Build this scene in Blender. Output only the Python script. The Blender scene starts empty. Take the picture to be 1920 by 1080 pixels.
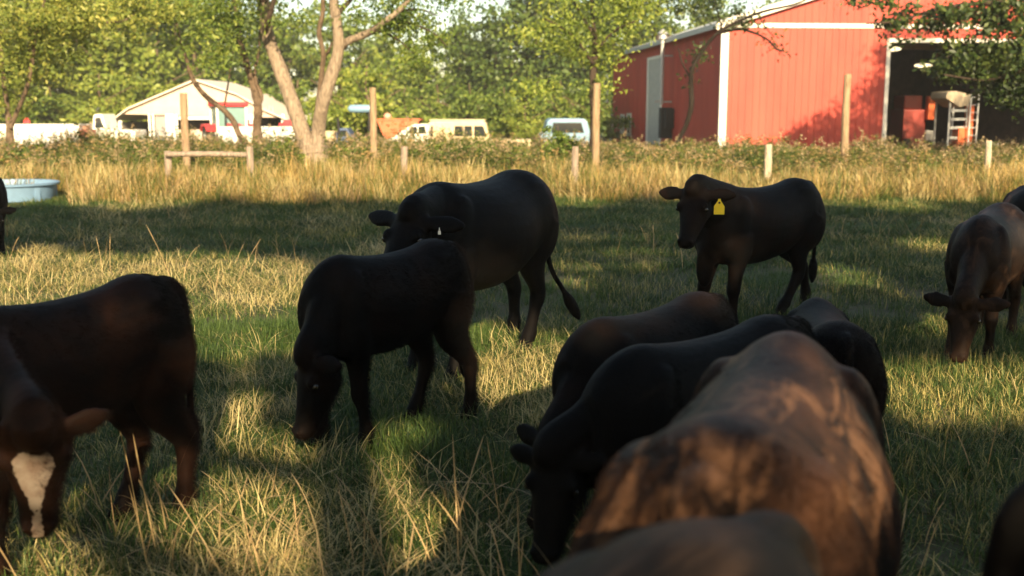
import bpy, bmesh, math, random
import numpy as np
from mathutils import Vector, Matrix

SC = bpy.context.scene
COL = SC.collection
R = math.radians
rnd = random.Random(7)
nr = np.random.default_rng(11)

# ------------------------------------------------------------------ camera
CAM_H = 1.75
F_PX = 2000.0
PITCH = math.atan(335.0 / F_PX)
cam_d = bpy.data.cameras.new('camera')
cam_d.sensor_width = 36.0
cam_d.lens = F_PX / 1920 * 36.0
cam_d.clip_start = 0.05
cam_d.clip_end = 3000
cam_d.dof.use_dof = True
cam_d.dof.focus_distance = 6.6
cam_d.dof.aperture_fstop = 2.2
cam = bpy.data.objects.new('camera', cam_d)
cam.location = (0, 0, CAM_H)
cam.rotation_euler = (math.pi / 2 - PITCH, 0, 0)
COL.objects.link(cam)
SC.camera = cam

# ------------------------------------------------------------------ sky, sun, exposure
SUN_EL = 24.0
SUN_AZ = 11.0                     # degrees to the right of straight behind the camera
S = Vector((math.sin(R(SUN_AZ)) * math.cos(R(SUN_EL)), -math.cos(R(SUN_AZ)) * math.cos(R(SUN_EL)), math.sin(R(SUN_EL))))
world = bpy.data.worlds.new('World')
SC.world = world
world.use_nodes = True
wn = world.node_tree
wn.nodes.clear()
sky = wn.nodes.new('ShaderNodeTexSky')
sky.sky_type = 'NISHITA'
sky.sun_disc = False
sky.sun_elevation = R(SUN_EL)
sky.sun_rotation = math.atan2(S.x, S.y)
sky.dust_density = 1.0
sky.ozone_density = 0.6
sky.air_density = 1.0
warm = wn.nodes.new('ShaderNodeMix')
warm.data_type = 'RGBA'
warm.blend_type = 'MULTIPLY'
warm.inputs[0].default_value = 1.0
warm.inputs[7].default_value = (1.0, 0.93, 0.80, 1)
bgn = wn.nodes.new('ShaderNodeBackground')
bgn.inputs[1].default_value = 0.088
won = wn.nodes.new('ShaderNodeOutputWorld')
wn.links.new(sky.outputs[0], warm.inputs[6])
wn.links.new(warm.outputs[2], bgn.inputs[0])
wn.links.new(bgn.outputs[0], won.inputs[0])

sun_d = bpy.data.lights.new('sun', 'SUN')
sun_d.energy = 5.0
sun_d.angle = R(0.6)
sun_d.color = (1.0, 0.79, 0.50)
sun = bpy.data.objects.new('sun', sun_d)
sun.rotation_euler = (-S).to_track_quat('-Z', 'Y').to_euler()
COL.objects.link(sun)

SC.view_settings.view_transform = 'Standard'
SC.view_settings.look = 'None'
SC.view_settings.exposure = 1.6
SC.view_settings.gamma = 1.0
SC.cycles.max_bounces = 6
SC.cycles.diffuse_bounces = 3
SC.cycles.transmission_bounces = 4
SC.cycles.transparent_max_bounces = 8
SC.cycles.caustics_reflective = False
SC.cycles.caustics_refractive = False

# ------------------------------------------------------------------ helpers
def smooth(a, b, t):
    t = min(1, max(0, (t - a) / (b - a)))
    return t * t * (3 - 2 * t)

def gz(y):
    """height of the land: the field is level, the yard beyond the fence lies lower"""
    return -0.7 * smooth(33, 44, y)

def P(px, py, Y):
    """the point seen at a pixel of the 1920x1080 photograph, at world depth Y"""
    a = (px - 960) / F_PX
    b = (540 - py) / F_PX
    d = Vector((a, math.cos(PITCH) + b * math.sin(PITCH), -math.sin(PITCH) + b * math.cos(PITCH)))
    t = Y / d.y
    return Vector((d.x * t, Y, CAM_H + d.z * t))

def G(px, py, z=0.0):
    a = (px - 960) / F_PX
    b = (540 - py) / F_PX
    d = Vector((a, math.cos(PITCH) + b * math.sin(PITCH), -math.sin(PITCH) + b * math.cos(PITCH)))
    t = (z - CAM_H) / d.z
    return Vector((d.x * t, d.y * t, z))

def MPP(Y):
    return Y * 0.99 / F_PX

def tag(o, label=None, cat=None, group=None, kind=None):
    if label: o['label'] = label
    if cat: o['category'] = cat
    if group: o['group'] = group
    if kind: o['kind'] = kind
    return o

def empty(name, loc=(0, 0, 0), rz=0.0):
    o = bpy.data.objects.new(name, None)
    o.location = loc
    o.rotation_euler = (0, 0, rz)
    o.empty_display_size = 0.2
    COL.objects.link(o)
    return o

def obj(name, me, mat=None, parent=None):
    o = bpy.data.objects.new(name, me)
    if mat is not None and not me.materials:
        me.materials.append(mat)
    COL.objects.link(o)
    if parent is not None:
        o.parent = parent
    return o

def bmobj(name, bm, mat=None, parent=None, smooth_=False, bevel=0.0, seg=2, sharp=35):
    if bevel > 0:
        bmesh.ops.remove_doubles(bm, verts=bm.verts, dist=1e-5)
        es = [e for e in bm.edges if len(e.link_faces) == 2 and e.calc_face_angle(0) > R(30)]
        if es:
            bmesh.ops.bevel(bm, geom=es, offset=bevel, segments=seg, affect='EDGES', profile=0.6, clamp_overlap=True)
    bmesh.ops.recalc_face_normals(bm, faces=bm.faces)
    me = bpy.data.meshes.new(name)
    bm.to_mesh(me)
    bm.free()
    if smooth_:
        me.polygons.foreach_set('use_smooth', np.ones(len(me.polygons), dtype=bool))
        try:
            me.set_sharp_from_angle(angle=R(sharp))
        except Exception:
            pass
    return obj(name, me, mat, parent)

def box(bm, x0, x1, y0, y1, z0, z1, M=None):
    vs = [Vector((x, y, z)) for z in (z0, z1) for y in (y0, y1) for x in (x0, x1)]
    if M is not None:
        vs = [M @ v for v in vs]
    v = [bm.verts.new(c) for c in vs]
    for f in ((0, 2, 3, 1), (4, 5, 7, 6), (0, 1, 5, 4), (2, 6, 7, 3), (0, 4, 6, 2), (1, 3, 7, 5)):
        bm.faces.new([v[i] for i in f])

def prism(bm, prof, y0, y1, M=None):
    """side profile (x,z) extruded along y"""
    a = [Vector((x, y0, z)) for x, z in prof]
    b = [Vector((x, y1, z)) for x, z in prof]
    if M is not None:
        a = [M @ p for p in a]; b = [M @ p for p in b]
    va = [bm.verts.new(p) for p in a]; vb = [bm.verts.new(p) for p in b]
    n = len(prof)
    bm.faces.new(va); bm.faces.new(vb[::-1])
    for i in range(n):
        j = (i + 1) % n
        bm.faces.new([va[j], va[i], vb[i], vb[j]])

def catmull(pts, k):
    """resample rows of numbers smoothly"""
    pts = [np.array(p, float) for p in pts]
    if len(pts) < 3:
        return [pts[0] + (pts[-1] - pts[0]) * t for t in np.linspace(0, 1, k + 1)]
    P_ = [2 * pts[0] - pts[1]] + pts + [2 * pts[-1] - pts[-2]]
    out = []
    for i in range(1, len(P_) - 2):
        p0, p1, p2, p3 = P_[i - 1:i + 3]
        for s in range(k):
            t = s / k
            out.append(0.5 * ((2 * p1) + (-p0 + p2) * t + (2 * p0 - 5 * p1 + 4 * p2 - p3) * t * t + (-p0 + 3 * p1 - 3 * p2 + p3) * t ** 3))
    out.append(pts[-1])
    return out

def loft(bm, rings, caps=True):
    vs = [[bm.verts.new(p) for p in r] for r in rings]
    n = len(rings[0])
    for a, b in zip(vs, vs[1:]):
        for i in range(n):
            j = (i + 1) % n
            bm.faces.new([a[i], a[j], b[j], b[i]])
    if caps:
        for r, ring, rev in ((rings[0], vs[0], True), (rings[-1], vs[-1], False)):
            c = bm.verts.new(sum((Vector(p) for p in r), Vector()) / n)
            for i in range(n):
                j = (i + 1) % n
                bm.faces.new([ring[j], ring[i], c] if rev else [ring[i], ring[j], c])

def ringpts(c, s, u, w, hu, hd, n=20, p=2.0):
    out = []
    for i in range(n):
        a = 2 * math.pi * i / n
        ca, sa = math.cos(a), math.sin(a)
        x = w * math.copysign(abs(ca) ** (2 / p), ca)
        z = (hu if sa >= 0 else hd) * math.copysign(abs(sa) ** (2 / p), sa)
        out.append(c + s * x + u * z)
    return out

def tube(bm, rows, k=4, n=10, hint=None, wob=0.0):
    """rows: (x,y,z,r) or (x,y,z,rs,rt): a smooth tapering tube; rs lies along hint"""
    rows = catmull(rows, k)
    rings = []
    last_s = None
    for i, q in enumerate(rows):
        a = rows[max(0, i - 1)][:3]; b = rows[min(len(rows) - 1, i + 1)][:3]
        t = Vector(b - a).normalized()
        h = Vector(hint) if hint is not None else (last_s if last_s is not None else (Vector((1, 0, 0)) if abs(t.x) < 0.8 else Vector((0, 1, 0))))
        s = (h - t * h.dot(t)).normalized()
        last_s = s
        u = t.cross(s)
        rs = q[3]; rt = q[4] if len(q) > 4 else q[3]
        if wob:
            rs *= 1 + rnd.uniform(-wob, wob); rt *= 1 + rnd.uniform(-wob, wob)
        rings.append(ringpts(Vector(q[:3]), s, u, rs, rt, rt, n))
    loft(bm, rings)

def ellipsoid(bm, c, r, seg=16, rings=10, M=None):
    m = Matrix.Translation(c) @ (M if M is not None else Matrix.Identity(4)) @ Matrix.Diagonal((r[0], r[1], r[2], 1))
    bmesh.ops.create_uvsphere(bm, u_segments=seg, v_segments=rings, radius=1, matrix=m)

def cyl(bm, c, axis, r0, r1, L, seg=20):
    """closed cone frustum starting at c along axis"""
    q = Vector(axis).normalized().to_track_quat('Z', 'Y').to_matrix().to_4x4()
    m = Matrix.Translation(Vector(c)) @ q @ Matrix.Translation((0, 0, L / 2))
    bmesh.ops.create_cone(bm, cap_ends=True, segments=seg, radius1=r0, radius2=r1, depth=L, matrix=m)

# ------------------------------------------------------------------ materials
def mat_new(name):
    m = bpy.data.materials.new(name)
    m.use_nodes = True
    nt = m.node_tree
    return m, nt, nt.nodes['Principled BSDF']

def N(nt, t, **kw):
    n = nt.nodes.new(t)
    for k, v in kw.items():
        setattr(n, k, v)
    return n

def noise(nt, vec, scale, detail=4, rough=0.55, dist=0.0):
    n = N(nt, 'ShaderNodeTexNoise')
    n.inputs['Scale'].default_value = scale
    n.inputs['Detail'].default_value = detail
    n.inputs['Roughness'].default_value = rough
    n.inputs['Distortion'].default_value = dist
    if vec is not None:
        nt.links.new(vec, n.inputs['Vector'])
    return n.outputs[0]

def ramp(nt, fac, stops, interp='LINEAR'):
    n = N(nt, 'ShaderNodeValToRGB')
    cr = n.color_ramp
    cr.interpolation = interp
    while len(cr.elements) < len(stops):
        cr.elements.new(0.5)
    for e, (p, c) in zip(cr.elements, stops):
        e.position = p
        e.color = (*c, 1) if len(c) == 3 else c
    nt.links.new(fac, n.inputs[0])
    return n.outputs[0]

def mix(nt, fac, a, b, blend='MIX'):
    n = N(nt, 'ShaderNodeMix', data_type='RGBA', blend_type=blend)
    for s, v in ((0, fac), (6, a), (7, b)):
        if hasattr(v, 'links'):
            nt.links.new(v, n.inputs[s])
        elif isinstance(v, (int, float)):
            n.inputs[s].default_value = v
        else:
            n.inputs[s].default_value = (*v, 1) if len(v) == 3 else v
    return n.outputs[2]

def mapped(nt, scale=(1, 1, 1), kind='Object', rot=(0, 0, 0)):
    tc = N(nt, 'ShaderNodeTexCoord')
    mp = N(nt, 'ShaderNodeMapping')
    mp.inputs['Scale'].default_value = scale
    mp.inputs['Rotation'].default_value = rot
    nt.links.new(tc.outputs[kind], mp.inputs['Vector'])
    return mp.outputs[0]

def bump(nt, b, h, strength=0.4, dist=0.01):
    n = N(nt, 'ShaderNodeBump')
    n.inputs['Strength'].default_value = strength
    n.inputs['Distance'].default_value = dist
    nt.links.new(h, n.inputs['Height'])
    nt.links.new(n.outputs[0], b.inputs['Normal'])

def simple(name, col, rough=0.5, var=0.25, scale=6, metal=0.0, bmp=0.0, spec=0.4):
    m, nt, b = mat_new(name)
    v = mapped(nt)
    f = noise(nt, v, scale, 5, 0.6)
    lo = tuple(c * (1 - var) for c in col); hi = tuple(min(1, c * (1 + var)) for c in col)
    nt.links.new(ramp(nt, f, [(0.3, lo), (0.7, hi)]), b.inputs['Base Color'])
    b.inputs['Roughness'].default_value = rough
    b.inputs['Metallic'].default_value = metal
    b.inputs['Specular IOR Level'].default_value = spec
    if bmp:
        bump(nt, b, noise(nt, v, scale * 4, 4), bmp, 0.02)
    return m

def coat(name, dark, mid, light=None, amount=0.5, legs=None, sc=1.0, gloss=0.5, marks=None, spec=.10, stretch=(1.2, 3.4, 2.6)):
    """short cattle hair: dark base, lighter worn hair in soft patches, hair direction as fine streaks"""
    m, nt, b = mat_new(name)
    v = mapped(nt, (1.6 * sc, 2.2 * sc, 2.2 * sc))
    f1 = noise(nt, v, 2.2, 5, 0.55, 0.4)
    col = ramp(nt, f1, [(0.62 - amount * 0.4, dark), (0.88 - amount * 0.35, mid)])
    if light is not None:
        f2 = noise(nt, mapped(nt, tuple(q * sc for q in stretch)), 2.6, 6, 0.62, 1.2)
        col = mix(nt, ramp(nt, f2, [(0.50, (0, 0, 0)), (0.66, (1, 1, 1))]), col, light)
    hv = mapped(nt, (14, 60, 34))
    hair = noise(nt, hv, 4.0, 4, 0.7)
    col = mix(nt, 0.55, col, ramp(nt, hair, [(0.3, (0.35, 0.35, 0.35)), (0.7, (1.0, 1.0, 1.0))]), 'MULTIPLY')
    if marks is not None:
        at = N(nt, 'ShaderNodeAttribute', attribute_name='mark')
        edge = noise(nt, mapped(nt, (1, 1, 1)), 30, 5, .7)
        ad = N(nt, 'ShaderNodeMath', operation='MULTIPLY_ADD')
        nt.links.new(edge, ad.inputs[0]); ad.inputs[1].default_value = 1.0
        nt.links.new(at.outputs['Fac'], ad.inputs[2])
        msk = ramp(nt, ad.outputs[0], [(0.92, (0, 0, 0)), (1.08, (1, 1, 1))])
        f3 = noise(nt, mapped(nt, (1, 1, 1)), 14, 5, 0.6)
        col = mix(nt, msk, col, ramp(nt, f3, [(0.3, (marks[0] * .62, marks[1] * .5, marks[2] * .46)), (0.6, marks)]))
    nt.links.new(col, b.inputs['Base Color'])
    b.inputs['Roughness'].default_value = gloss
    b.inputs['Specular IOR Level'].default_value = spec
    b.inputs['IOR'].default_value = 1.35
    h2 = noise(nt, mapped(nt, (5, 9, 9)), 2.0, 4, 0.6)
    hm = N(nt, 'ShaderNodeMath', operation='MULTIPLY_ADD')
    nt.links.new(hair, hm.inputs[0]); hm.inputs[1].default_value = 0.5; nt.links.new(h2, hm.inputs[2])
    bump(nt, b, hm.outputs[0], 0.45, 0.012)
    return m

def leafmat(name, cols, trans=0.35, nscale=0.5, rough=0.45):
    """leaf green picked per leaf (attribute rnd) and per clump (soft noise through the crown)"""
    m, nt, b = mat_new(name)
    at = N(nt, 'ShaderNodeAttribute', attribute_name='rnd')
    f = noise(nt, mapped(nt), nscale, 3, 0.6)
    ad = N(nt, 'ShaderNodeMath', operation='MULTIPLY_ADD')
    nt.links.new(at.outputs['Fac'], ad.inputs[0]); ad.inputs[1].default_value = 0.55
    sb = N(nt, 'ShaderNodeMath', operation='MULTIPLY_ADD')
    nt.links.new(f, sb.inputs[0]); sb.inputs[1].default_value = 0.9; sb.inputs[2].default_value = -0.22
    nt.links.new(sb.outputs[0], ad.inputs[2])
    n = len(cols)
    c = ramp(nt, ad.outputs[0], [(0.12 + 0.76 * i / (n - 1), cols[i]) for i in range(n)])
    nt.links.new(c, b.inputs['Base Color'])
    b.inputs['Roughness'].default_value = rough
    b.inputs['Specular IOR Level'].default_value = 0.3
    tr = N(nt, 'ShaderNodeBsdfTranslucent')
    nt.links.new(mix(nt, 1.0, c, (1.0, 1.1, 0.55), 'MULTIPLY'), tr.inputs[0])
    ms = N(nt, 'ShaderNodeMixShader')
    ms.inputs[0].default_value = trans
    nt.links.new(b.outputs[0], ms.inputs[1]); nt.links.new(tr.outputs[0], ms.inputs[2])
    nt.links.new(ms.outputs[0], nt.nodes['Material Output'].inputs[0])
    return m

def barkmat(name, a, c, sc=1.0):
    m, nt, b = mat_new(name)
    v = mapped(nt, (9 * sc, 9 * sc, 1.6 * sc))
    f = noise(nt, v, 2.0, 6, 0.65, 0.6)
    nt.links.new(ramp(nt, f, [(0.3, a), (0.68, c)]), b.inputs['Base Color'])
    b.inputs['Roughness'].default_value = 0.85
    b.inputs['Specular IOR Level'].default_value = 0.15
    bump(nt, b, f, 1.0, 0.09)
    return m

# ------------------------------------------------------------------ cattle
TORSO = [  # x, top, bottom, half width, exponent
    (-.655, .880, .760, .045, 2.0), (-.625, .940, .680, .105, 2.0), (-.56, .985, .590, .165, 2.1), (-.46, 1.012, .535, .198, 2.2),
    (-.38, 1.012, .510, .205, 2.2), (-.26, .985, .480, .208, 2.15), (-.10, .968, .445, .226, 2.1), (.08, .965, .425, .232, 2.1),
    (.24, .978, .430, .214, 2.05), (.36, .992, .440, .190, 2.0), (.47, .965, .460, .165, 2.0), (.56, .905, .500, .130, 2.0), (.615, .83, .57, .075, 2.0)]

def cow_mesh(H, poll, hdir, legs=(0, 0, 0, 0), belly=1.0, width=1.0, roll=0.0, tail=None, dewlap=0.0, voxel=0.014, leg=1.0, ears=(0, 0), thin=0.0, length=1.0, neck=1.0, ear=1.0):
    bm = bmesh.new()
    Y = Vector((0, 1, 0)); Z = Vector((0, 0, 1))
    rows = catmull([(x, zt, zb, w, p) for x, zt, zb, w, p in TORSO], 3)
    rings = []
    for x, zt, zb, w, p in rows:
        bl = 1 + (belly - 1) * math.exp(-((x + .02) / .28) ** 2)
        w = w * width * (0.5 + 0.5 * bl)
        zb = zb - (bl - 1) * .10 + (1 - length) * .22 * (1 if x < .5 else .5)
        zm = zb + (zt - zb) * .50
        pts = []
        n = 28
        for i in range(n):
            a = 2 * math.pi * i / n
            ca, sa = math.cos(a), math.sin(a)
            yy = w * math.copysign(abs(ca) ** (2 / p), ca)
            zz = (zt - zm if sa >= 0 else zm - zb) * math.copysign(abs(sa) ** (2 / p), sa)
            if sa > 0:                               # the back narrows towards the spine
                yy *= 1 - (0.16 + thin) * max(0, sa) ** 1.5
            pts.append(Vector((x, yy, zm + zz)))
        rings.append(pts)
    loft(bm, rings)
    for s in (-1, 1):                                # hook bones, thighs, shoulders
        ellipsoid(bm, Vector((-.40, s * .118 * width, .895)), (.13, .052, .060))
        ellipsoid(bm, Vector((-.47, s * .115 * width, .70)), (.150, .098, .215))
        ellipsoid(bm, Vector((-.565, s * .075 * width, .74)), (.075, .070, .150))
        ellipsoid(bm, Vector((.385, s * .115 * width, .70)), (.125, .088, .235), M=Matrix.Rotation(R(-14), 4, 'Y'))
        ellipsoid(bm, Vector((.47, s * .090 * width, .60)), (.090, .075, .100))
    ellipsoid(bm, Vector((.54, 0, .56)), (.10, .085, .11))
    ellipsoid(bm, Vector((-.565, 0, .950)), (.09, .045, .042))
    if dewlap:
        ellipsoid(bm, Vector((.585, 0, .50 - dewlap * .4)), (.085, .040, .10 + dewlap * .6))
    # legs
    k = leg
    FR = [(.385, .66, .095, .110), (.365, .54, .078, .100), (.370, .43, .056, .066), (.385, .33, .047, .052), (.392, .275, .048, .054),
          (.386, .215, .034, .038), (.388, .13, .033, .036), (.390, .085, .042, .046), (.408, .05, .039, .042), (.425, .018, .047, .055), (.430, .0, .049, .060)]
    HI = [(-.46, .74, .10, .150), (-.42, .60, .085, .150), (-.43, .50, .068, .120), (-.485, .41, .050, .080), (-.535, .335, .042, .060), (-.545, .285, .043, .056),
          (-.530, .215, .035, .042), (-.512, .13, .034, .039), (-.500, .085, .043, .048), (-.482, .05, .040, .043), (-.462, .018, .048, .056), (-.458, .0, .050, .060)]
    for L, top, i0, yo in ((FR, .60, 0, .118), (HI, .66, 2, .122)):
        for s in (1, -1):
            sw = legs[i0 + (0 if s > 0 else 1)]
            rws = []
            for x, z, rs, rt in L:
                q = max(0, 1 - z / top)
                dx = sw * q
                rws.append((x + dx, s * (yo * width + (.0 if z > .5 else -.012)), z + abs(sw) * .10 * q * (1 if z > .03 else 0), rs * k, rt * k))
            tube(bm, rws, 3, 14, hint=(0, 1, 0))
    bmesh.ops.scale(bm, vec=(length, 1, 1), verts=bm.verts)
    # neck
    poll = Vector(poll); hd = Vector(hdir).normalized()
    s = Z.cross(hd)
    s = Vector((0, 1, 0)) if s.length < .05 else s.normalized()
    if s.y < 0: s = -s
    n_ = hd.cross(s).normalized()
    if roll:
        rm = Matrix.Rotation(roll, 3, hd); s = rm @ s; n_ = rm @ n_
    base = Vector((.28 * length, 0, .765))
    pc = poll - n_ * .055 - hd * .01
    d = pc - base
    m1 = base + d * .36 + Vector((.02, 0, .0)); m2 = base + d * .72
    lat = Vector((-d.y, d.x, 0)).normalized()
    tube(bm, [(*base, .125 * neck, .215 * neck), (*m1, .105 * neck, .185 * neck), (*m2, .083 * neck, .135 * neck), (*pc, .072, .095), (*(pc + hd * .06), .06, .07)], 4, 18, hint=lat)
    # head
    HD = [(-.045, .060, .052), (0, .086, .085), (.05, .098, .112), (.12, .100, .128), (.19, .086, .122), (.26, .068, .102), (.32, .058, .082), (.36, .058, .072), (.395, .054, .060), (.415, .034, .036)]
    rings = []
    for t, w, dp in catmull(HD, 2):
        rings.append(ringpts(poll + hd * t - n_ * (dp * .80), s, n_, w, dp * .72, dp * .88, 18, 2.2))
    loft(bm, rings)
    for g in (-1, 1):
        ellipsoid(bm, poll + hd * .125 + s * g * .078 - n_ * .045, (.032, .030, .034))        # brow
        ellipsoid(bm, poll + hd * .375 + s * g * .030 - n_ * .018, (.026, .024, .020))        # nostril wing
        ellipsoid(bm, poll + hd * .12 + s * g * .055 - n_ * .135, (.07, .035, .07))           # jaw
        e0 = poll + hd * .035 + s * g * .070 - n_ * .055
        lift = ears[0 if g > 0 else 1]
        ed = (s * g + n_ * (-.05 + lift * .6) - hd * (.12 + lift)).normalized()
        wd = (hd - ed * hd.dot(ed)).normalized()
        er = []
        for t, w_, th in catmull([(0, .026, .024), (.05, .044, .020), (.105, .055, .018), (.155, .044, .016), (.20, .014, .013)], 2):
            er.append(ringpts(e0 + ed * t * ear - n_ * (.18 * t * ear), wd, wd.cross(ed), w_ * (.4 + .6 * ear), th, th, 12))
        loft(bm, er)
    # tail
    tl = tail or [(x_ + .64 * (1 - length), y_, z_) for x_, y_, z_ in [(-.62, 0, .955), (-.675, 0, .90), (-.695, .01, .75), (-.69, .02, .55), (-.685, .02, .40)]]
    rr = [.030, .028, .022, .018, .018]
    tube(bm, [(*p, r) for p, r in zip(tl, rr)], 4, 10)
    q = Vector(tl[-1]); dq = (q - Vector(tl[-2])).normalized()
    tube(bm, [(*q, .018), (*(q + dq * .06), .036), (*(q + dq * .14), .032), (*(q + dq * .20), .010)], 3, 10)
    bmesh.ops.scale(bm, vec=(H, H, H), verts=bm.verts)
    bmesh.ops.recalc_face_normals(bm, faces=bm.faces)
    me = bpy.data.meshes.new('cow_raw')
    bm.to_mesh(me); bm.free()
    tmp = bpy.data.objects.new('cow_raw', me)
    COL.objects.link(tmp)
    rmod = tmp.modifiers.new('r', 'REMESH'); rmod.mode = 'VOXEL'; rmod.voxel_size = voxel; rmod.adaptivity = 0
    sm = tmp.modifiers.new('s', 'SMOOTH'); sm.factor = 0.5; sm.iterations = max(3, int(0.075 / voxel * 1.3))
    dg = bpy.context.evaluated_depsgraph_get(); dg.update()
    out = bpy.data.meshes.new_from_object(tmp.evaluated_get(dg))
    bpy.data.objects.remove(tmp); bpy.data.meshes.remove(me)
    out.polygons.foreach_set('use_smooth', np.ones(len(out.polygons), dtype=bool))
    frame = dict(poll=poll * H, hd=hd, s=s, n=n_)
    return out, frame

def cow(name, label, H, pos, heading, mat, poll=(.90, 0, .44), hdir=(.22, 0, -.97), blaze=False, cat='cow', group='cattle grazing in the pasture', eartag=None, eyes=True, z=0.0, muzzle=True, **kw):
    me, fr = cow_mesh(H, poll, hdir, **kw)
    n = len(me.vertices)
    co = np.empty(n * 3); me.vertices.foreach_get('co', co); co = co.reshape(-1, 3)
    mk = np.zeros(n)
    hd, s, n_, pl = (np.array(fr[k]) for k in ('hd', 's', 'n', 'poll'))
    rel = (co - pl) / H
    t = rel @ hd; l = rel @ s; nn = rel @ n_
    if blaze:
        wid = np.interp(t, [.055, .075, .11, .15, .20, .25, .30, .38, .44], [.0, .045, .062, .064, .046, .028, .019, .019, .024])
        m = np.clip((wid - np.abs(l + .006)) / .018 + .5, 0, 1) * (nn > -.085) * (t > .02) * (t < .43) * (np.abs(l) < .13)
        m *= 1 - .9 * np.clip((.022 - np.hypot(l - .01, (t - .070))) / .012, 0, 1)
        mk = m * 0.62
    at = me.attributes.new('mark', 'FLOAT', 'POINT'); at.data.foreach_set('value', mk.astype(np.float32))
    o = bpy.data.objects.new(name, me)
    me.materials.clear(); me.materials.append(mat)
    COL.objects.link(o)
    o.location = (pos[0], pos[1], z)
    o.rotation_euler = (0, 0, R(heading))
    tag(o, label, cat, group)
    pollv, hdv, sv, nv = fr['poll'], fr['hd'], fr['s'], fr['n']
    if eyes:
        for g in (-1, 1):
            bm = bmesh.new()
            ellipsoid(bm, pollv + (hdv * .140 + sv * g * .0935 - nv * .052) * H, (.017 * H,) * 3, 12, 8)
            bmobj('eye', bm, M_EYE, o, True)
            bm = bmesh.new()
            ellipsoid(bm, pollv + (hdv * .405 + sv * g * .026 - nv * .030) * H, (.010 * H, .010 * H, .014 * H), 10, 6)
            bmobj('nostril', bm, M_HOOF, o, True)
    if eartag:
        g, col, dims = eartag
        e = pollv + (hdv * .075 + sv * g * .175 - nv * .045) * H
        w, h = dims
        prof = [(-w / 2, -h), (w / 2, -h), (w / 2, -h * .42), (w * .16, -h * .04), (w * .10, .012), (-w * .10, .012), (-w * .16, -h * .04), (-w / 2, -h * .42)]
        bm = bmesh.new()
        ang = math.atan2(-math.cos(R(heading)) * 0 - 1, 0)
        face = Matrix.Translation(e) @ Matrix.Rotation(-R(heading) + R(eartag_turn), 4, 'Z')
        prism(bm, prof, -.002, .002, face)
        tg = bmobj('ear_tag', bm, col, o, bevel=.001)
        bm = bmesh.new()
        cyl(bm, face @ Vector((0, -.006, -h * .16)), face.to_3x3() @ Vector((0, 1, 0)), w * .11, w * .11, .012, 12)
        bmobj('stud', bm, M_HOOF, tg)
    return o

eartag_turn = -8
M_EYE = simple('eye_wet_black', (.006, .005, .004), .12, .2, spec=.6)
M_HOOF = simple('nostril_dark', (.008, .006, .005), .5, .2)
M_TAGY = simple('ear_tag_yellow', (.80, .60, .02), .4, .06, 30)
M_TAGW = simple('ear_tag_white', (.7, .7, .66), .4, .06, 30)
C_BLACK = coat('coat_black', (.0032, .0028, .0027), (.0060, .0043, .0035), amount=.45, gloss=.6)
C_BLACK2 = coat('coat_black_rusty', (.0033, .0028, .0026), (.0105, .0055, .0038), amount=.5, gloss=.6)
C_CALF = coat('coat_dark_brown', (.0042, .0031, .0027), (.026, .0105, .0055), amount=.7, marks=(.40, .32, .25), gloss=.6)
C_BROWN = coat('coat_brown', (.0045, .003, .0024), (.021, .0115, .0072), light=(.042, .023, .014), amount=.75)
C_MOTTLE = coat('coat_mottled_brown', (.0048, .0032, .0027), (.052, .024, .0130), light=(.14, .070, .036), amount=.60, gloss=.5, spec=.10, stretch=(1.1, 4.2, 1.5))
C_GREY = coat('coat_grey_brown', (.0050, .0044, .0042), (.026, .0165, .012), light=(.042, .027, .019), amount=.55)

def fur(o, count, kids, length=.016, width=.0009):
    """short hair over the body, combed back and down"""
    o.modifiers.new('fur', 'PARTICLE_SYSTEM')
    p = o.particle_systems[0].settings
    p.type = 'HAIR'
    p.use_advanced_hair = True
    p.count = count
    p.hair_step = 3
    p.render_step = 2
    p.hair_length = length
    p.normal_factor = .30 * length
    p.object_align_factor = (-.8 * length, 0, -.45 * length)
    p.factor_random = .16 * length
    p.length_random = .4
    p.child_type = 'INTERPOLATED'
    p.rendered_child_count = kids
    p.child_length = 1.0
    p.roughness_1 = .004
    p.roughness_2 = .006
    p.root_radius = 1.0
    p.tip_radius = .2
    p.radius_scale = width
    p.material = 1

def pose(pos, heading, H, a, b):
    """where poll and muzzle stand, from where the photograph shows them (px, py, distance)"""
    r = Matrix.Rotation(-R(heading), 3, 'Z')
    p0 = r @ (P(*a) - Vector((pos[0], pos[1], 0))) / H
    p1 = r @ (P(*b) - Vector((pos[0], pos[1], 0))) / H
    return dict(poll=tuple(p0), hdir=tuple((p1 - p0).normalized()))

def place(name, label, H, pos, heading, mat, head=None, **kw):
    if head:
        kw.update(pose(pos, heading, H, *head))
    f = kw.pop('hair', None)
    o = cow(name, label, H, pos, heading, mat, cat=name, **kw)
    if f:
        fur(o, *f)
    return o

place('calf', 'dark brown calf with white blaze on its face grazing at the left edge', 1.06, (-1.77, 4.06), 239, C_CALF,
    ((62, 815, 3.28), (76, 1015, 3.42)), legs=(.05, -.05, -.06, .12), blaze=True, voxel=.011, width=.86, length=.85, neck=.80, ear=.80, hair=(9000, 16, .0065))
place('calf', 'black calf grazing in front of the big black cow, head down to the left', 1.03, (-.68, 5.61), 228, C_BLACK2,
    ((560, 664, 5.08), (552, 808, 5.06)), legs=(-.13, .05, -.16, .14), voxel=.012, width=.94, length=.82, hair=(8000, 14, .0065))
place('cow', 'big round black cow behind the grazing calf, head low and one ear out', 1.30, (-.25, 7.35), 240, C_BLACK,
    ((765, 392, 6.45), (712, 520, 6.15)), legs=(0, 0, .16, -.15), belly=1.32, width=1.14, voxel=.015, eartag=(1, M_TAGW, (.018, .03)), ears=(0, .15),
    tail=[(-.62, 0, .955), (-.70, .0, .88), (-.71, .03, .64), (-.70, .08, .43), (-.745, .15, .28)])
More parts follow.
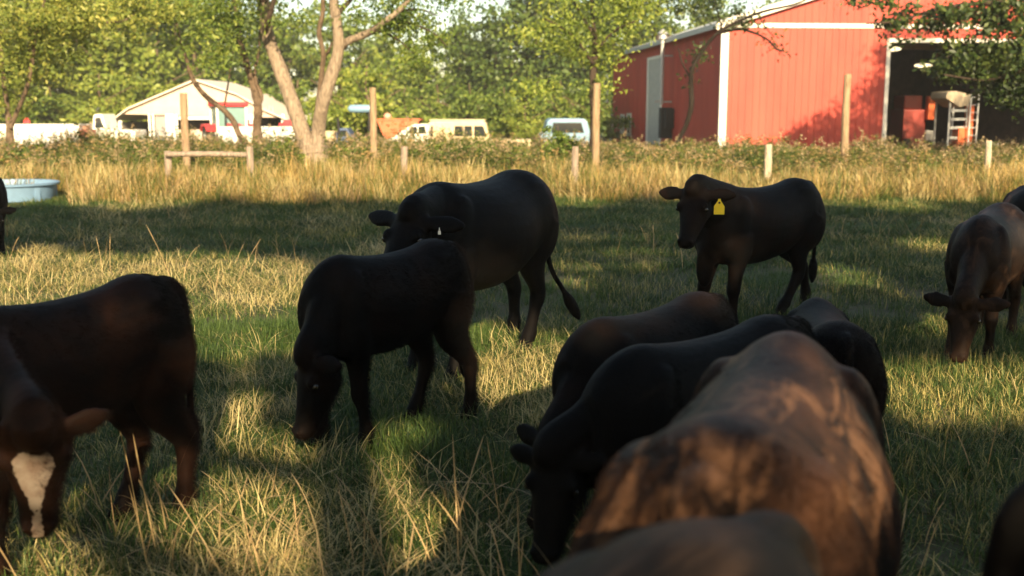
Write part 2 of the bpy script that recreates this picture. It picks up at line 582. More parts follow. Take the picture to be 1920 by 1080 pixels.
place('cow', 'black young cow standing alert with a yellow ear tag', 1.16, (2.04, 8.80), 221, C_BLACK2,
    ((1300, 349, 8.07), (1282, 452, 7.90)), legs=(.02, .12, .34, -.34), voxel=.014, dewlap=.10, eartag=(1, M_TAGY, (.078, .105)))
place('calf', 'brown calf grazing by itself near the right edge', 1.04, (3.48, 7.72), 236, C_BROWN,
    poll=(.88, .02, .50), hdir=(.18, .0, -.98), legs=(-.05, .16, .0, -.1), voxel=.014)
place('cow', 'dark cow mostly hidden behind the brown calf at right, only its back showing', 1.06, (4.72, 9.75), 68, C_BLACK2, voxel=.02, eyes=False)
place('calf', 'reddish black calf grazing just beyond the black calf in the middle group', .90, (.60, 4.62), 226, C_BLACK2,
    poll=(.80, .05, .52), voxel=.012, hair=(7000, 12, .0065))
place('calf', 'black calf grazing with its head in tall dry stalks, left of the mottled cow', .93, (.72, 3.93), 218, C_BLACK,
    ((1030, 848, 3.52), (1015, 1020, 3.46)), voxel=.010, ear=.66, neck=.9, hair=(8000, 14, .0065))
place('calf', 'black calf seen from behind between the mottled cow and the open grass', .87, (1.42, 4.72), 82, C_BLACK2, voxel=.013, eyes=False, hair=(6000, 12, .0065))
place('cow', 'mottled brown cow in the foreground seen from behind, blurred', 1.20, (.55, 2.27), 69, C_MOTTLE, poll=(.86, .20, .44), hdir=(.1, .1, -.98), voxel=.012, width=1.08, thin=.12, eyes=False, hair=(9000, 16, .007))
place('cow', 'grey brown cow closest to the camera, only its back in view along the bottom', 1.20, (-.14, .94), 225, C_GREY, voxel=.012, thin=.15, eyes=False)
place('cow', 'dark cow cut off by the bottom right corner', 1.16, (1.66, 1.80), 2, C_BLACK, voxel=.015, eyes=False)
place('cow', 'black cow at the far left edge beside the water tub, mostly out of frame', 1.05, (-6.42, 13.0), 300, C_BLACK,
    poll=(.82, .0, .60), voxel=.018)

# ------------------------------------------------------------------ ground
def ground():
    bm = bmesh.new()
    ys = [-60, -30, -12, -4, 0, 3, 6, 10, 15, 20, 26, 30, 33, 34.5, 36, 37.5, 39, 40.5, 42, 43, 44, 60, 90, 140, 240, 500, 1200]
    xs = [-1200, -400, -150, -80, -45, -28, -18, -12, -7, -3, 0, 3, 7, 12, 18, 28, 45, 80, 150, 400, 1200]
    g = [[bm.verts.new((x, y, gz(y))) for x in xs] for y in ys]
    for a, b in zip(g, g[1:]):
        for i in range(len(xs) - 1):
            bm.faces.new([a[i], a[i + 1], b[i + 1], b[i]])
    m, nt, b = mat_new('pasture_soil')
    v = mapped(nt)
    f = noise(nt, v, 0.7, 6, 0.6)
    f2 = noise(nt, v, 9, 5, 0.7)
    c = ramp(nt, f, [(0.35, (.038, .052, .016)), (0.6, (.10, .085, .035))])
    c = mix(nt, .6, c, ramp(nt, f2, [(.3, (.35, .35, .35)), (.7, (1.1, 1.1, 1.1))]), 'MULTIPLY')
    nt.links.new(c, b.inputs['Base Color'])
    b.inputs['Roughness'].default_value = .95
    bump(nt, b, f2, .8, .05)
    o = bmobj('ground', bm, m, smooth_=True)
    tag(o, kind='structure')
ground()

# ------------------------------------------------------------------ barn
M_RED = None
def barn_red():
    m, nt, b = mat_new('barn_red_steel')
    v = mapped(nt, (1, 1, .25))
    f = noise(nt, v, 1.3, 6, .6)
    c = ramp(nt, f, [(.3, (.40, .050, .034)), (.7, (.50, .072, .046))])
    pn = noise(nt, mapped(nt, (.9, .9, .0)), 1.0, 1, .5)                 # sheet to sheet fading
    c = mix(nt, .35, c, ramp(nt, pn, [(.35, (.62, .62, .62)), (.40, (.80, .78, .78)), (.55, (1, 1, 1)), (.6, (1.1, 1.15, 1.2))], 'CONSTANT'), 'MULTIPLY')
    st = noise(nt, mapped(nt, (3.5, 3.5, .35)), 1.6, 5, .65)              # run-off streaks and splash dirt at the foot
    tc = N(nt, 'ShaderNodeTexCoord'); sx = N(nt, 'ShaderNodeSeparateXYZ'); nt.links.new(tc.outputs['Object'], sx.inputs[0])
    mr = N(nt, 'ShaderNodeMapRange'); nt.links.new(sx.outputs[2], mr.inputs[0]); mr.inputs[1].default_value = 1.6; mr.inputs[2].default_value = .2; mr.inputs[3].default_value = 0; mr.inputs[4].default_value = .28
    ad = N(nt, 'ShaderNodeMath', operation='ADD'); nt.links.new(st, ad.inputs[0]); nt.links.new(mr.outputs[0], ad.inputs[1])
    c = mix(nt, ramp(nt, ad.outputs[0], [(.58, (0, 0, 0)), (.95, (.75, .75, .75))]), c, (.20, .09, .055))
    nt.links.new(c, b.inputs['Base Color'])
    b.inputs['Roughness'].default_value = .55
    b.inputs['Specular IOR Level'].default_value = .3
    return m
M_RED = barn_red()
M_TRIM = simple('white_trim', (.74, .70, .60), .5, .08, 4)
M_ROOF = simple('pale_metal_roof', (.50, .48, .44), .45, .12, 3)
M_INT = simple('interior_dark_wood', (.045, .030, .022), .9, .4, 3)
M_STEEL = simple('galvanised_steel', (.42, .42, .40), .5, .15, 20, metal=.4)
M_GLASS = simple('window_glass_dark', (.02, .025, .028), .08, .2, 2, spec=.7)
M_BLACK = simple('dark_rubber', (.015, .014, .013), .8, .3, 30)
M_WHITE = simple('white_paint', (.74, .72, .64), .45, .08, 5)
M_DOORG = simple('pale_grey_door', (.42, .41, .36), .6, .12, 3)

BA = R(4.4)
BL = 46.0
b0 = P(1352, 205, BL); BX = b0.x
BM = Matrix.Translation((BX, BL, gz(60))) @ Matrix.Rotation(BA, 4, 'Z')
BINV = BM.inverted()
def on_front(px, py, v=0.0):
    """a pixel's point on the barn's front wall (u along the wall, z up) or on a plane v behind it"""
    a = P(px, py, 10.0) - Vector((0, 0, CAM_H)); o = Vector((0, 0, CAM_H))
    ol = BINV @ o; dl = BINV.to_3x3() @ a
    t = (v - ol.y) / dl.y
    return ol + dl * t
def on_side(px, py, u=0.0):
    a = P(px, py, 10.0) - Vector((0, 0, CAM_H)); o = Vector((0, 0, CAM_H))
    ol = BINV @ o; dl = BINV.to_3x3() @ a
    t = (u - ol.x) / dl.x
    return ol + dl * t

def barn():
    root = empty('barn', BM.translation, BA)
    tag(root, 'big red metal sided barn with white trim and a wide open doorway', 'barn')
    eave = on_front(1352, 44).z
    W = 19.0; LEN = 27.0; rise = .31
    ridge = eave + rise * W / 2
    d0 = on_front(1657, 200).x; d1 = d0 + 7.4; dh = on_front(1663, 79).z
    T = .12
    # front wall with ribs, around the doorway
    bm = bmesh.new()
    prism(bm, [(0, 0), (d0, 0), (d0, eave), (0, eave)], 0, T)
    prism(bm, [(d0, dh), (d1, dh), (d1, eave), (d0, eave)], 0, T)
    prism(bm, [(d1, 0), (W, 0), (W, eave), (d1, eave)], 0, T)
    prism(bm, [(0, eave), (W, eave), (W / 2, ridge)], 0, T)
    u = .16
    while u < W - .1:
        zt = eave + rise * min(u, W - u) - .04
        zb = dh + .03 if d0 - .05 < u < d1 + .05 else 0.0
        prism(bm, [(u - .030, zb), (u + .030, zb), (u + .030, zt), (u - .030, zt)], -.022, .002)
        u += .305
    bmobj('wall', bm, M_RED, root)
    # left side wall with ribs
    bm = bmesh.new()
    box(bm, 0, T, T, LEN, 0, eave)
    v = .3
    while v < LEN:
        box(bm, -.022, .002, v - .03, v + .03, 0, eave - .02)
        v += .305
    bmobj('wall', bm, M_RED, root)
    bm = bmesh.new()
    box(bm, W - T, W, T, LEN, 0, eave)
    prism(bm, [(0, 0), (W, 0), (W, eave), (W / 2, ridge), (0, eave)], LEN, LEN + T)
    bmobj('wall', bm, M_RED, root)
    # roof
    bm = bmesh.new()
    ov = .35
    prism(bm, [(-ov, eave - rise * ov + .02), (W / 2, ridge + .02), (W + ov, eave - rise * ov + .02), (W + ov, eave - rise * ov + .12), (W / 2, ridge + .14), (-ov, eave - rise * ov + .12)], -.3, LEN + .4)
    roof = bmobj('roof', bm, M_ROOF, root)
    # white trim
    bm = bmesh.new()
    box(bm, -.09, .22, -.055, .10, 0, eave - .12)                      # corner board
    bmobj('corner_board', bm, M_TRIM, root)
    bm = bmesh.new()
    box(bm, .23, W - .1, -.055, -.001, eave - .16, eave + .02)
    bmobj('eave_band', bm, M_TRIM, root)
    bm = bmesh.new()
    for sgn in (0, 1):
        pr = [(-ov - .02, eave - rise * ov - .18), (W / 2, ridge - .18), (W / 2, ridge + .17), (-ov - .02, eave - rise * ov + .15)]
        if sgn: pr = [(W - x, z) for x, z in pr]
        prism(bm, pr, -.345, -.302)
    bmobj('rake_board', bm, M_TRIM, root)
    bm = bmesh.new()
    box(bm, -ov - .06, -ov - .005, -.30, LEN, eave - rise * ov - .12, eave - rise * ov + .11)
    bmobj('fascia', bm, M_STEEL, root)
    bm = bmesh.new()
    box(bm, d0 - .02, d0 + .15, -.05, T + .03, 0, dh)
    box(bm, d1 - .15, d1 + .02, -.05, T + .03, 0, dh)
    box(bm, d0 - .02, d1 + .02, -.05, T + .03, dh - .01, dh + .16)
    bmobj('door_frame', bm, M_TRIM, root)
    # inside: floor, lining, ceiling, a roof beam
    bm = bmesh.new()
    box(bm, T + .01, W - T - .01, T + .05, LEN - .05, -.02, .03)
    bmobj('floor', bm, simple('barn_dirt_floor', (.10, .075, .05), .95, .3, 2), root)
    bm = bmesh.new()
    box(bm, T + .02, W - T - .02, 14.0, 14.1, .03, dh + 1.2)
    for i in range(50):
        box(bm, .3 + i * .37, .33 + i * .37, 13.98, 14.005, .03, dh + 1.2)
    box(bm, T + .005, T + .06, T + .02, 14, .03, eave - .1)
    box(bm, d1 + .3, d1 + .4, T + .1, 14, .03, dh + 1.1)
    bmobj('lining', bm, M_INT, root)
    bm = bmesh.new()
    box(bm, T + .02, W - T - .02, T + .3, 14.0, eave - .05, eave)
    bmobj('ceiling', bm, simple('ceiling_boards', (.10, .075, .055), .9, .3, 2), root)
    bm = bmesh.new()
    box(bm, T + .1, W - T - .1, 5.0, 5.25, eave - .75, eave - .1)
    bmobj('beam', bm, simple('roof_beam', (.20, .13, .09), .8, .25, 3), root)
    # side door and windows
    def side_rect(px0, py0, px1, py1):
        a = on_side(px0, py0); b = on_side(px1, py1)
        return sorted((a.y, b.y)), sorted((a.z, b.z))
    (v0, v1), (z0, z1) = side_rect(1214, 262, 1243, 108)
    z0 = .02
    bm = bmesh.new()
    fw = .22
    box(bm, -.07, -.024, v0 - .1, v0 + fw, z0, z1); box(bm, -.07, -.024, v1 - fw, v1 + .2, z0, z1); box(bm, -.071, -.024, v0 - .1, v1 + .2, z1, z1 + .16)
    fr = bmobj('side_door', bm, M_TRIM, root)
    bm = bmesh.new()
    box(bm, -.05, -.023, v0 + fw, v1 - fw, z0, z1)
    bmobj('door_leaf', bm, M_DOORG, fr)
    for px0, px1, pt, pb in ((1142, 1150, 212, 262), (1164, 1172, 214, 250), (1176, 1185, 212, 254), (1134, 1141, 140, 192)):
        (v0, v1), (z0, z1) = side_rect(px0, pb, px1, pt)
        bm = bmesh.new()
        box(bm, -.07, -.024, v0, v0 + .18, z0, z1); box(bm, -.07, -.024, v1 - .18, v1, z0, z1)
        box(bm, -.069, -.024, v0 + .18, v1 - .18, z0, z0 + .15); box(bm, -.069, -.024, v0 + .18, v1 - .18, z1 - .15, z1)
        w = bmobj('window', bm, M_TRIM, root)
        bm = bmesh.new()
        box(bm, -.05, -.023, v0 + .18, v1 - .18, z0 + .15, z1 - .15)
        bmobj('pane', bm, M_GLASS, w)
    # grain pipe / service mast beside the door
    a = on_side(1243, 60, -.55); c = on_side(1240, 196, -.55)
    bm = bmesh.new()
    cyl(bm, (-.55, a.y, c.z), (0, 0, 1), .10, .10, a.z - c.z - .3, 14)
    cyl(bm, (-.55, a.y, a.z - .35), (0, 0, 1), .22, .16, .25, 14)
    cyl(bm, (-.55, a.y, a.z - .09), (0, 0, 1), .28, .05, .22, 14)
    box(bm, -.56, -.02, a.y - .05, a.y + .05, c.z + 2.4, c.z + 2.48)
    box(bm, -.9, -.02, a.y - .05, a.y + .05, c.z + .1, c.z + .18)
    bmobj('vent_pipe', bm, M_STEEL, root, True)
    bm = bmesh.new()
    box(bm, -.62, -.03, a.y - .35, a.y + .25, c.z - 1.7, c.z - .15)
    box(bm, -.48, -.03, a.y - .75, a.y - .45, c.z - 1.2, c.z - .2)
    bmobj('meter_box', bm, M_BLACK, root, bevel=.03)
    return eave, d0, d1, dh, W
EAVE, D0, D1, DH, BW = barn()

def bplace(u, v, z=0.03):
    return BM @ Vector((u, v, z))

def barn_things():
    # ceiling lamps
    M_LAMP, nt, b = mat_new('lamp_glow')
    b.inputs['Base Color'].default_value = (.8, .72, .5, 1)
    b.inputs['Emission Color'].default_value = (1, .80, .46, 1)
    b.inputs['Emission Strength'].default_value = .9
    for px, py, v, lb in ((1671, 92, 3.2, 'first white disc lamp hanging inside the barn, by the doorway corner'), (1731, 123, 9.0, 'second white disc lamp hanging deeper inside the barn'), (1781, 116, 9.2, 'white disc lamp inside the barn half hidden by leaves')):
        q = on_front(px, py, v)
        o = empty('ceiling_lamp', BM @ q, BA)
        tag(o, lb, 'lamp', 'lamps hanging inside the barn')
        bm = bmesh.new()
        ellipsoid(bm, Vector((0, 0, 0)), (.44, .44, .10), 20, 10)
        bmobj('lamp_disc', bm, M_LAMP, o, True)
        bm = bmesh.new()
        cyl(bm, (0, 0, .08), (0, 0, 1), .02, .02, max(.1, EAVE - .06 - q.z - .08), 8)
        bmobj('hanging_rod', bm, M_BLACK, o)
    M_MRED = simple('machine_red', (.26, .03, .02), .45, .2, 3)
    M_ORNG = simple('machine_orange', (.62, .12, .03), .5, .15, 3)
    M_TARP = simple('cream_tarp', (.60, .48, .32), .8, .15, 3, bmp=.3)
    # red machine deep in the doorway: a tractor seen from behind
    a = on_front(1692, 260, 6.0); c = on_front(1750, 180, 6.0)
    w = c.x - a.x; h = c.z
    o = empty('red_machine', bplace(a.x, 6.0), BA)
    tag(o, 'dark red farm machine parked inside the barn doorway', 'farm machine')
    bm = bmesh.new()
    box(bm, 0, w * .78, 0, 1.6, .5, h * .78); box(bm, w * .05, w * .70, .2, 1.4, h * .78, h)
    bmobj('body', bm, M_MRED, o, bevel=.06)
    bm = bmesh.new()
    box(bm, w * .74, w * .97, -.35, .02, h * .62, h * .99)
    bmobj('fender', bm, M_ORNG, o, bevel=.05)  # brighter orange stands in for sun on this one corner
    for x in (.05, w * .80):
        bm = bmesh.new(); cyl(bm, (x, .3, .55), (1, 0, 0), .55, .55, .32, 24)
        wh = bmobj('wheel', bm, M_BLACK, o, True, .03)
    bm = bmesh.new(); box(bm, w * .78, w * 1.1, -.1, .9, .25, h * .45)
    bmobj('gearbox', bm, M_STEEL, o, bevel=.05)
    # hay elevator / rack with slats, tarp on top
    a = on_front(1772, 262, .9); c = on_front(1838, 176, .9)
    w = c.x - a.x; h = c.z
    o = empty('slatted_rack', bplace(a.x, .9), BA)
    tag(o, 'orange wagon rack with pale slats and a cream tarp folded on top', 'wagon rack')
    bm = bmesh.new()
    for x in (0.1, w * .62):
        box(bm, x, x + .07, 0, .07, .2, h * .92); box(bm, x, x + .07, 1.3, 1.37, .2, h * .92)
    bmobj('frame', bm, M_STEEL, o)
    for z in (.36, .50, .62, .74):
        bm = bmesh.new(); box(bm, .18, w * .60, -.035, -.005, h * z, h * z + .11)
        bmobj('slat', bm, M_STEEL, o)
    bm = bmesh.new()
    prism(bm, [(-.15, h * .93), (w * .35, h * .80), (w * .62, h * .84), (w * .66, h * .98), (w * .2, h * 1.03), (-.1, h * 1.02)], -.15, 1.4)
    bmobj('tarp', bm, M_TARP, o, True, .05)
    bm = bmesh.new()
    box(bm, w * .66, w * .82, -.1, .3, h * .22, h * .84); box(bm, w * .36, w * .66, -.12, .5, h * .28, h * .52)
    bmobj('side_panel', bm, M_ORNG, o, bevel=.04)
    bm = bmesh.new()
    prism(bm, [(w * .1, .25), (w * .75, .25), (w * .9, h * .3), (w * .05, h * .25)], -.05, 1.3)
    bmobj('chassis', bm, M_ORNG, o, bevel=.03)
    for x in (.25, w * .6):
        bm = bmesh.new(); cyl(bm, (x, .2, .32), (1, 0, 0), .32, .32, .2, 20)
        bmobj('wheel', bm, M_BLACK, o, True, .02)
    # ladder
    a = on_front(1830, 268, .55); c = on_front(1837, 178, .55)
    o = empty('ladder', bplace(c.x - .1, .55), BA)
    tag(o, 'pale ladder standing upright at the right of the slatted rack', 'ladder')
    for x in (-.30, .05):
        bm = bmesh.new(); box(bm, x, x + .055, 0, .05, 0, c.z)
        bmobj('rail', bm, M_STEEL, o)
    z = .3
    while z < c.z - .1:
        bm = bmesh.new(); cyl(bm, (-.27, .025, z), (1, 0, 0), .02, .02, .34, 8)
        bmobj('rung', bm, M_STEEL, o)
        z += .33
    # bucket on the right, riding mower in front
    a = on_front(1857, 256, -.6)
    o = empty('bucket', bplace(a.x, -.6, gz(60) * 0), BA)
    tag(o, 'grey barrel standing at the right of the barn doorway', 'barrel')
    bm = bmesh.new(); cyl(bm, (0, 0, 0), (0, 0, 1), .30, .34, 1.05, 24)
    bmobj('drum', bm, M_STEEL, o, True, .02)
    for z in (.3, .65):
        bm = bmesh.new(); cyl(bm, (0, 0, z), (0, 0, 1), .345, .345, .05, 24)
        bmobj('hoop', bm, M_STEEL, o, True, .01)
    a = on_front(1738, 262, -.4)
    o = empty('riding_mower', bplace(a.x, -.4, 0), BA)
    tag(o, 'small red mower in front of the barn doorway, half hidden in weeds', 'mower')
    bm = bmesh.new(); prism(bm, [(-.75, .35), (.65, .35), (.70, .62), (.1, .95), (-.70, .92)], -.33, .33)
    bmobj('hood', bm, M_MRED, o, True, .06)
    bm = bmesh.new(); box(bm, .35, .8, -.25, .25, .62, .72); box(bm, .7, .8, -.25, .25, .72, 1.1)
    bmobj('seat', bm, M_BLACK, o, True, .04)
    for x, r in ((-.55, .2), (.45, .28)):
        for y in (-.42, .30):
            bm = bmesh.new(); cyl(bm, (x, y, r), (0, 1, 0), r, r, .14, 18)
            bmobj('wheel', bm, M_BLACK, o, True, .02)
barn_things()

# ------------------------------------------------------------------ leaves and trees
def leaves_mesh(name, pts, size, mat, droop=0.35, aspect=.5, jitter=.35, face=None):
    """many leaf-sized folded rhombs in one mesh"""
    n = len(pts)
    nrm = nr.normal(size=(n, 3))
    nrm[:, 2] += droop
    nrm /= np.linalg.norm(nrm, axis=1)[:, None] + 1e-9
    a = nr.normal(size=(n, 3)); a[:, 2] -= .4
    a -= nrm * (a * nrm).sum(1)[:, None]
    a /= np.linalg.norm(a, axis=1)[:, None] + 1e-9
    b = np.cross(nrm, a)
    L = (size * (1 + jitter * nr.uniform(-1, 1, n)))[:, None]
    v = np.empty((n, 4, 3))
    v[:, 0] = pts - a * L * .5
    v[:, 1] = pts + b * L * aspect * .5 + nrm * L * .08 - a * L * .05
    v[:, 2] = pts + a * L * .5
    v[:, 3] = pts - b * L * aspect * .5 + nrm * L * .08 - a * L * .05
    f = np.empty((n, 2, 3), dtype=np.int32)
    base = np.arange(n, dtype=np.int32)[:, None] * 4
    f[:, 0] = base + np.array([0, 1, 2]); f[:, 1] = base + np.array([0, 2, 3])
    me = bpy.data.meshes.new(name)
    me.vertices.add(n * 4); me.vertices.foreach_set('co', v.ravel())
    me.loops.add(n * 6); me.loops.foreach_set('vertex_index', f.ravel())
    me.polygons.add(n * 2); me.polygons.foreach_set('loop_start', np.arange(n * 2, dtype=np.int32) * 3)
    at = me.attributes.new('rnd', 'FLOAT', 'POINT')
    at.data.foreach_set('value', np.repeat(nr.uniform(0, 1, n), 4).astype(np.float32))
    me.update(calc_edges=True)
    me.materials.append(mat)
    return me

def clumps(c, r, nclump, per, spread, shell=.55, flat=1.0):
    """leaf positions: sprays gathered in clumps through an ellipsoid, with gaps between"""
    out = []
    c = np.array(c); r = np.array(r)
    for _ in range(nclump):
        d = nr.normal(size=3); d /= np.linalg.norm(d)
        q = c + d * r * (shell + (1 - shell) * nr.uniform() ** .6) * nr.uniform(.82, 1.12)
        m = max(4, int(per * nr.uniform(.5, 1.5)))
        s = spread * nr.uniform(.6, 1.3)
        p = q + nr.normal(size=(m, 3)) * np.array([s, s, s * .62 * flat])
        out.append(p)
    return np.concatenate(out)

LM_DARK = leafmat('leaf_dark', [(.022, .044, .011), (.075, .125, .025), (.17, .22, .045)], .35, .35)
LM_MID = leafmat('leaf_mid', [(.038, .074, .014), (.14, .205, .036), (.30, .33, .065)], .40, .35)
LM_BRIGHT = leafmat('leaf_bright', [(.085, .13, .020), (.22, .28, .048), (.38, .39, .075)], .42, .35)
LM_SHADE = leafmat('leaf_shaded', [(.012, .024, .007), (.034, .058, .014), (.10, .125, .026)], .25, .6)  # leaf colours darkened to stand in for shade on these crowns
LM_WILLOW = leafmat('leaf_yellow_green', [(.065, .10, .020), (.21, .245, .048), (.44, .41, .10)], .42, .5)
BARK_LIGHT = barkmat('bark_light', (.13, .095, .068), (.38, .30, .215))
BARK_DARK = barkmat('bark_dark', (.030, .022, .016), (.085, .06, .042))
BARK_SHADED = barkmat('bark_shaded', (.012, .009, .007), (.034, .025, .018))  # bark darkened to near black in place of the barn's shade
BARK_MID = barkmat('bark_mid', (.07, .05, .035), (.20, .14, .09))

# --- trees with limbs one can follow in the photograph, limbs given as points at the tree's own distance
def limb(bm, pts, Y, k=4, dy=0.0, n=12, wob=.05):
    """pts: (px, py, diameter px): limb bends a little in depth along its length"""
    rows = []
    m = len(pts)
    for i, (px, py, d) in enumerate(pts):
        Yi = Y + dy * i / max(1, m - 1) + (math.sin(i * 1.7 + px) * .12 if 0 < i else 0)
        p = P(px, py, Yi)
        rows.append((p.x, p.y, p.z, d * MPP(Yi) / 2))
    tube(bm, rows, k, n, wob=wob)

def big_forked_tree():
    Y = 30.0
    bp = P(592, 322, Y)
    o = empty('forked_tree', (bp.x, Y, 0))
    tag(o, 'big tree with a pale trunk forked into two thick limbs behind the fence', 'tree')
    inv = Matrix.Translation((-bp.x, -Y, 0))
    def mk(name, lst, mat):
        bm = bmesh.new()
        for pts, dy in lst:
            limb(bm, pts, Y, dy=dy, n=16)
        bmesh.ops.transform(bm, matrix=inv, verts=bm.verts)
        return bmobj(name, bm, mat, o, True, sharp=80)
    mk('trunk', [([(594, 335, 60), (592, 312, 54), (589, 288, 54), (586, 266, 46)], 0)], BARK_LIGHT)
    mk('limb', [([(583, 298, 35), (568, 252, 31), (549, 195, 28), (525, 130, 26), (504, 72, 24), (494, 20, 22), (492, -60, 28), (480, -170, 20), (455, -280, 9)], 1.2)], BARK_LIGHT)
    mk('limb', [([(596, 288, 33), (597, 245, 27), (605, 195, 25), (622, 140, 23), (634, 96, 22), (633, 55, 20), (626, 5, 18), (622, -70, 16), (640, -190, 9)], -.8),
                ([(634, 92, 20), (655, 76, 14), (690, 62, 13), (722, 40, 11), (760, 8, 9), (800, -40, 6)], -1.5)], BARK_LIGHT)
    mk('limb', [([(594, 215, 10), (602, 150, 10), (606, 100, 9), (598, 60, 9), (606, 15, 8), (600, -60, 6)], -.6),
                ([(606, 110, 6), (618, 92, 5), (622, 80, 4)], -.3)], BARK_MID)
    # upper branches and twigs
    mk('branches', [([(497, 60, 12), (505, 30, 10), (520, -20, 8), (545, -90, 5)], -1), ([(493, 0, 14), (470, -60, 10), (430, -120, 6)], -2),
                    ([(630, 30, 10), (665, -10, 7), (690, -60, 5)], 1), ([(722, 40, 7), (770, 44, 5), (812, 62, 3), (836, 85, 2)], -1),
                    ([(745, 20, 5), (788, 18, 4), (820, 30, 2)], -.6), ([(700, 54, 5), (740, 70, 4), (775, 100, 2)], -.6)], BARK_DARK)
    L = []
    for px, py, rx, rz, ry, nc, per in ((750, 45, 75, 34, 1.3, 26, 46), (800, 70, 45, 38, 1.0, 16, 40), (700, 5, 90, 40, 2.0, 26, 46), (560, -70, 190, 60, 3.2, 60, 46),
                                        (440, 20, 90, 70, 2.0, 30, 46), (400, 70, 55, 60, 1.5, 18, 40), (780, 112, 42, 20, .8, 9, 30), (830, -20, 60, 40, 1.5, 16, 40), (620, -160, 260, 70, 4.0, 60, 46), (545, 30, 40, 26, 1.4, 8, 30)):
        c = P(px, py, Y - .3)
        L.append(clumps((c.x, c.y, c.z), (rx * MPP(Y), ry, rz * MPP(Y)), nc, per, .26, .2))
    pts = np.concatenate(L) - np.array([bp.x, Y, 0])
    obj('crown', leaves_mesh('forked_crown', pts, .135, LM_MID, aspect=.42), None, o)
big_forked_tree()

def slim_tree(name, label, Y, base, limbs, mat, crowns, lmat, leaf=.13, spread=.26, aspect=.45, cat='tree', group=None):
    bp = P(base[0], base[1], Y)
    z0 = gz(Y)
    o = empty(name, (bp.x, Y, z0))
    tag(o, label, cat, group)
    bm = bmesh.new()
    first = limbs[0][0]
    bot = first[0]
    for pts, dy in limbs:
        limb(bm, pts, Y, dy=dy, n=10, wob=.08)
    fp = P(bot[0], bot[1], Y)
    tube(bm, [(fp.x, fp.y, z0 - .1, bot[2] * MPP(Y) * .68), (fp.x, fp.y, (z0 + fp.z) / 2, bot[2] * MPP(Y) * .54), (fp.x, fp.y, fp.z + .05, bot[2] * MPP(Y) * .5)], 3, 10)
    bmesh.ops.transform(bm, matrix=Matrix.Translation((-bp.x, -Y, -z0)), verts=bm.verts)
    bmobj('trunk', bm, mat, o, True, sharp=80)
    L = []
    for px, py, rx, rz, ry, nc, per in crowns:
        c = P(px, py, Y)
        L.append(clumps((c.x, c.y, c.z), (rx * MPP(Y), ry, rz * MPP(Y)), nc, per, spread, .25))
    pts = np.concatenate(L) - np.array([bp.x, Y, z0])
    obj('crown', leaves_mesh('crown_' + name, pts, leaf, lmat, aspect=aspect), None, o)
    return o

slim_tree('leaning_tree', 'thin crooked tree with a dark low limb arching left, beside the short post', 31.5, (483, 300),
    [([(486, 290, 26), (483, 262, 20), (482, 235, 17), (484, 205, 16), (480, 180, 15), (472, 150, 14), (462, 118, 13), (452, 85, 11), (446, 45, 9), (440, -10, 8), (436, -90, 5)], .6),
     ([(484, 272, 14), (466, 274, 13), (448, 252, 11), (438, 228, 11), (418, 205, 11), (392, 186, 10), (372, 165, 9), (358, 140, 8), (350, 112, 6), (340, 82, 5), (330, 40, 4)], -.9),
     ([(482, 200, 9), (490, 180, 8), (478, 140, 6), (486, 90, 5), (488, 40, 4)], .8),
     ([(448, 60, 5), (432, 30, 4), (440, -20, 3)], -.6), ([(346, 100, 4), (330, 70, 3), (326, 30, 2)], .5), ([(420, 205, 4), (432, 130, 3), (440, 80, 2)], .4)], BARK_MID,
    [(440, 20, 70, 60, 1.6, 26, 40), (345, 50, 50, 60, 1.4, 20, 40), (470, 90, 36, 40, 1.0, 9, 28), (300, -10, 80, 50, 2, 22, 40), (420, 120, 60, 28, 1.0, 7, 22)], LM_MID, .12)

slim_tree('left_edge_tree', 'leafy tree with a forked trunk at the far left, in front of the white trailer', 29.0, (18, 290),
    [([(19, 262, 15), (18, 238, 13), (12, 190, 9), (6, 140, 8), (2, 80, 8), (-4, 10, 6), (-10, -90, 4)], .4),
     ([(19, 240, 10), (32, 210, 8), (50, 165, 8), (60, 118, 8), (66, 70, 7), (80, 20, 5), (92, -60, 4)], -.6), ([(58, 125, 5), (54, 80, 4), (58, 40, 3)], .3),
     ([(66, 75, 4), (105, 60, 3), (150, 35, 3), (200, 20, 2)], .6), ([(200, 42, 4), (235, 38, 4), (262, 18, 3)], .1)], BARK_MID,
    [(60, 20, 120, 70, 2.2, 62, 46), (180, 25, 110, 50, 2.0, 46, 44), (40, 130, 60, 40, 1.5, 18, 36), (90, 90, 90, 40, 1.6, 26, 40), (280, 5, 60, 40, 1.4, 16, 40), (10, 190, 40, 26, 1.2, 9, 30), (80, -120, 230, 80, 3, 60, 46)], LM_WILLOW, .15)

slim_tree('young_tree', 'leafy young tree standing behind the tall post left of the barn', 33.0, (1113, 300),
    [([(1114, 285, 20), (1115, 240, 18), (1113, 190, 15), (1112, 140, 13), (1116, 90, 11), (1112, 40, 8), (1108, -20, 6), (1106, -90, 4)], .5),
     ([(1112, 120, 7), (1085, 80, 5), (1050, 50, 4), (1020, 35, 3)], -.8), ([(1114, 100, 6), (1150, 60, 5), (1190, 40, 3)], -.8), ([(1110, 60, 5), (1080, 10, 4), (1060, -30, 3)], .6)], BARK_DARK,
    [(1040, 60, 95, 50, 1.8, 34, 42), (1150, 50, 90, 60, 1.8, 40, 42), (1100, -20, 150, 40, 2.0, 30, 42), (1120, 105, 60, 26, 1.2, 14, 36), (1010, 170, 45, 22, 1.0, 12, 34), (1190, 10, 60, 40, 1.2, 14, 40), (1215, -60, 120, 60, 2, 26, 42), (1130, 160, 30, 24, .9, 5, 28)], LM_BRIGHT, .14)

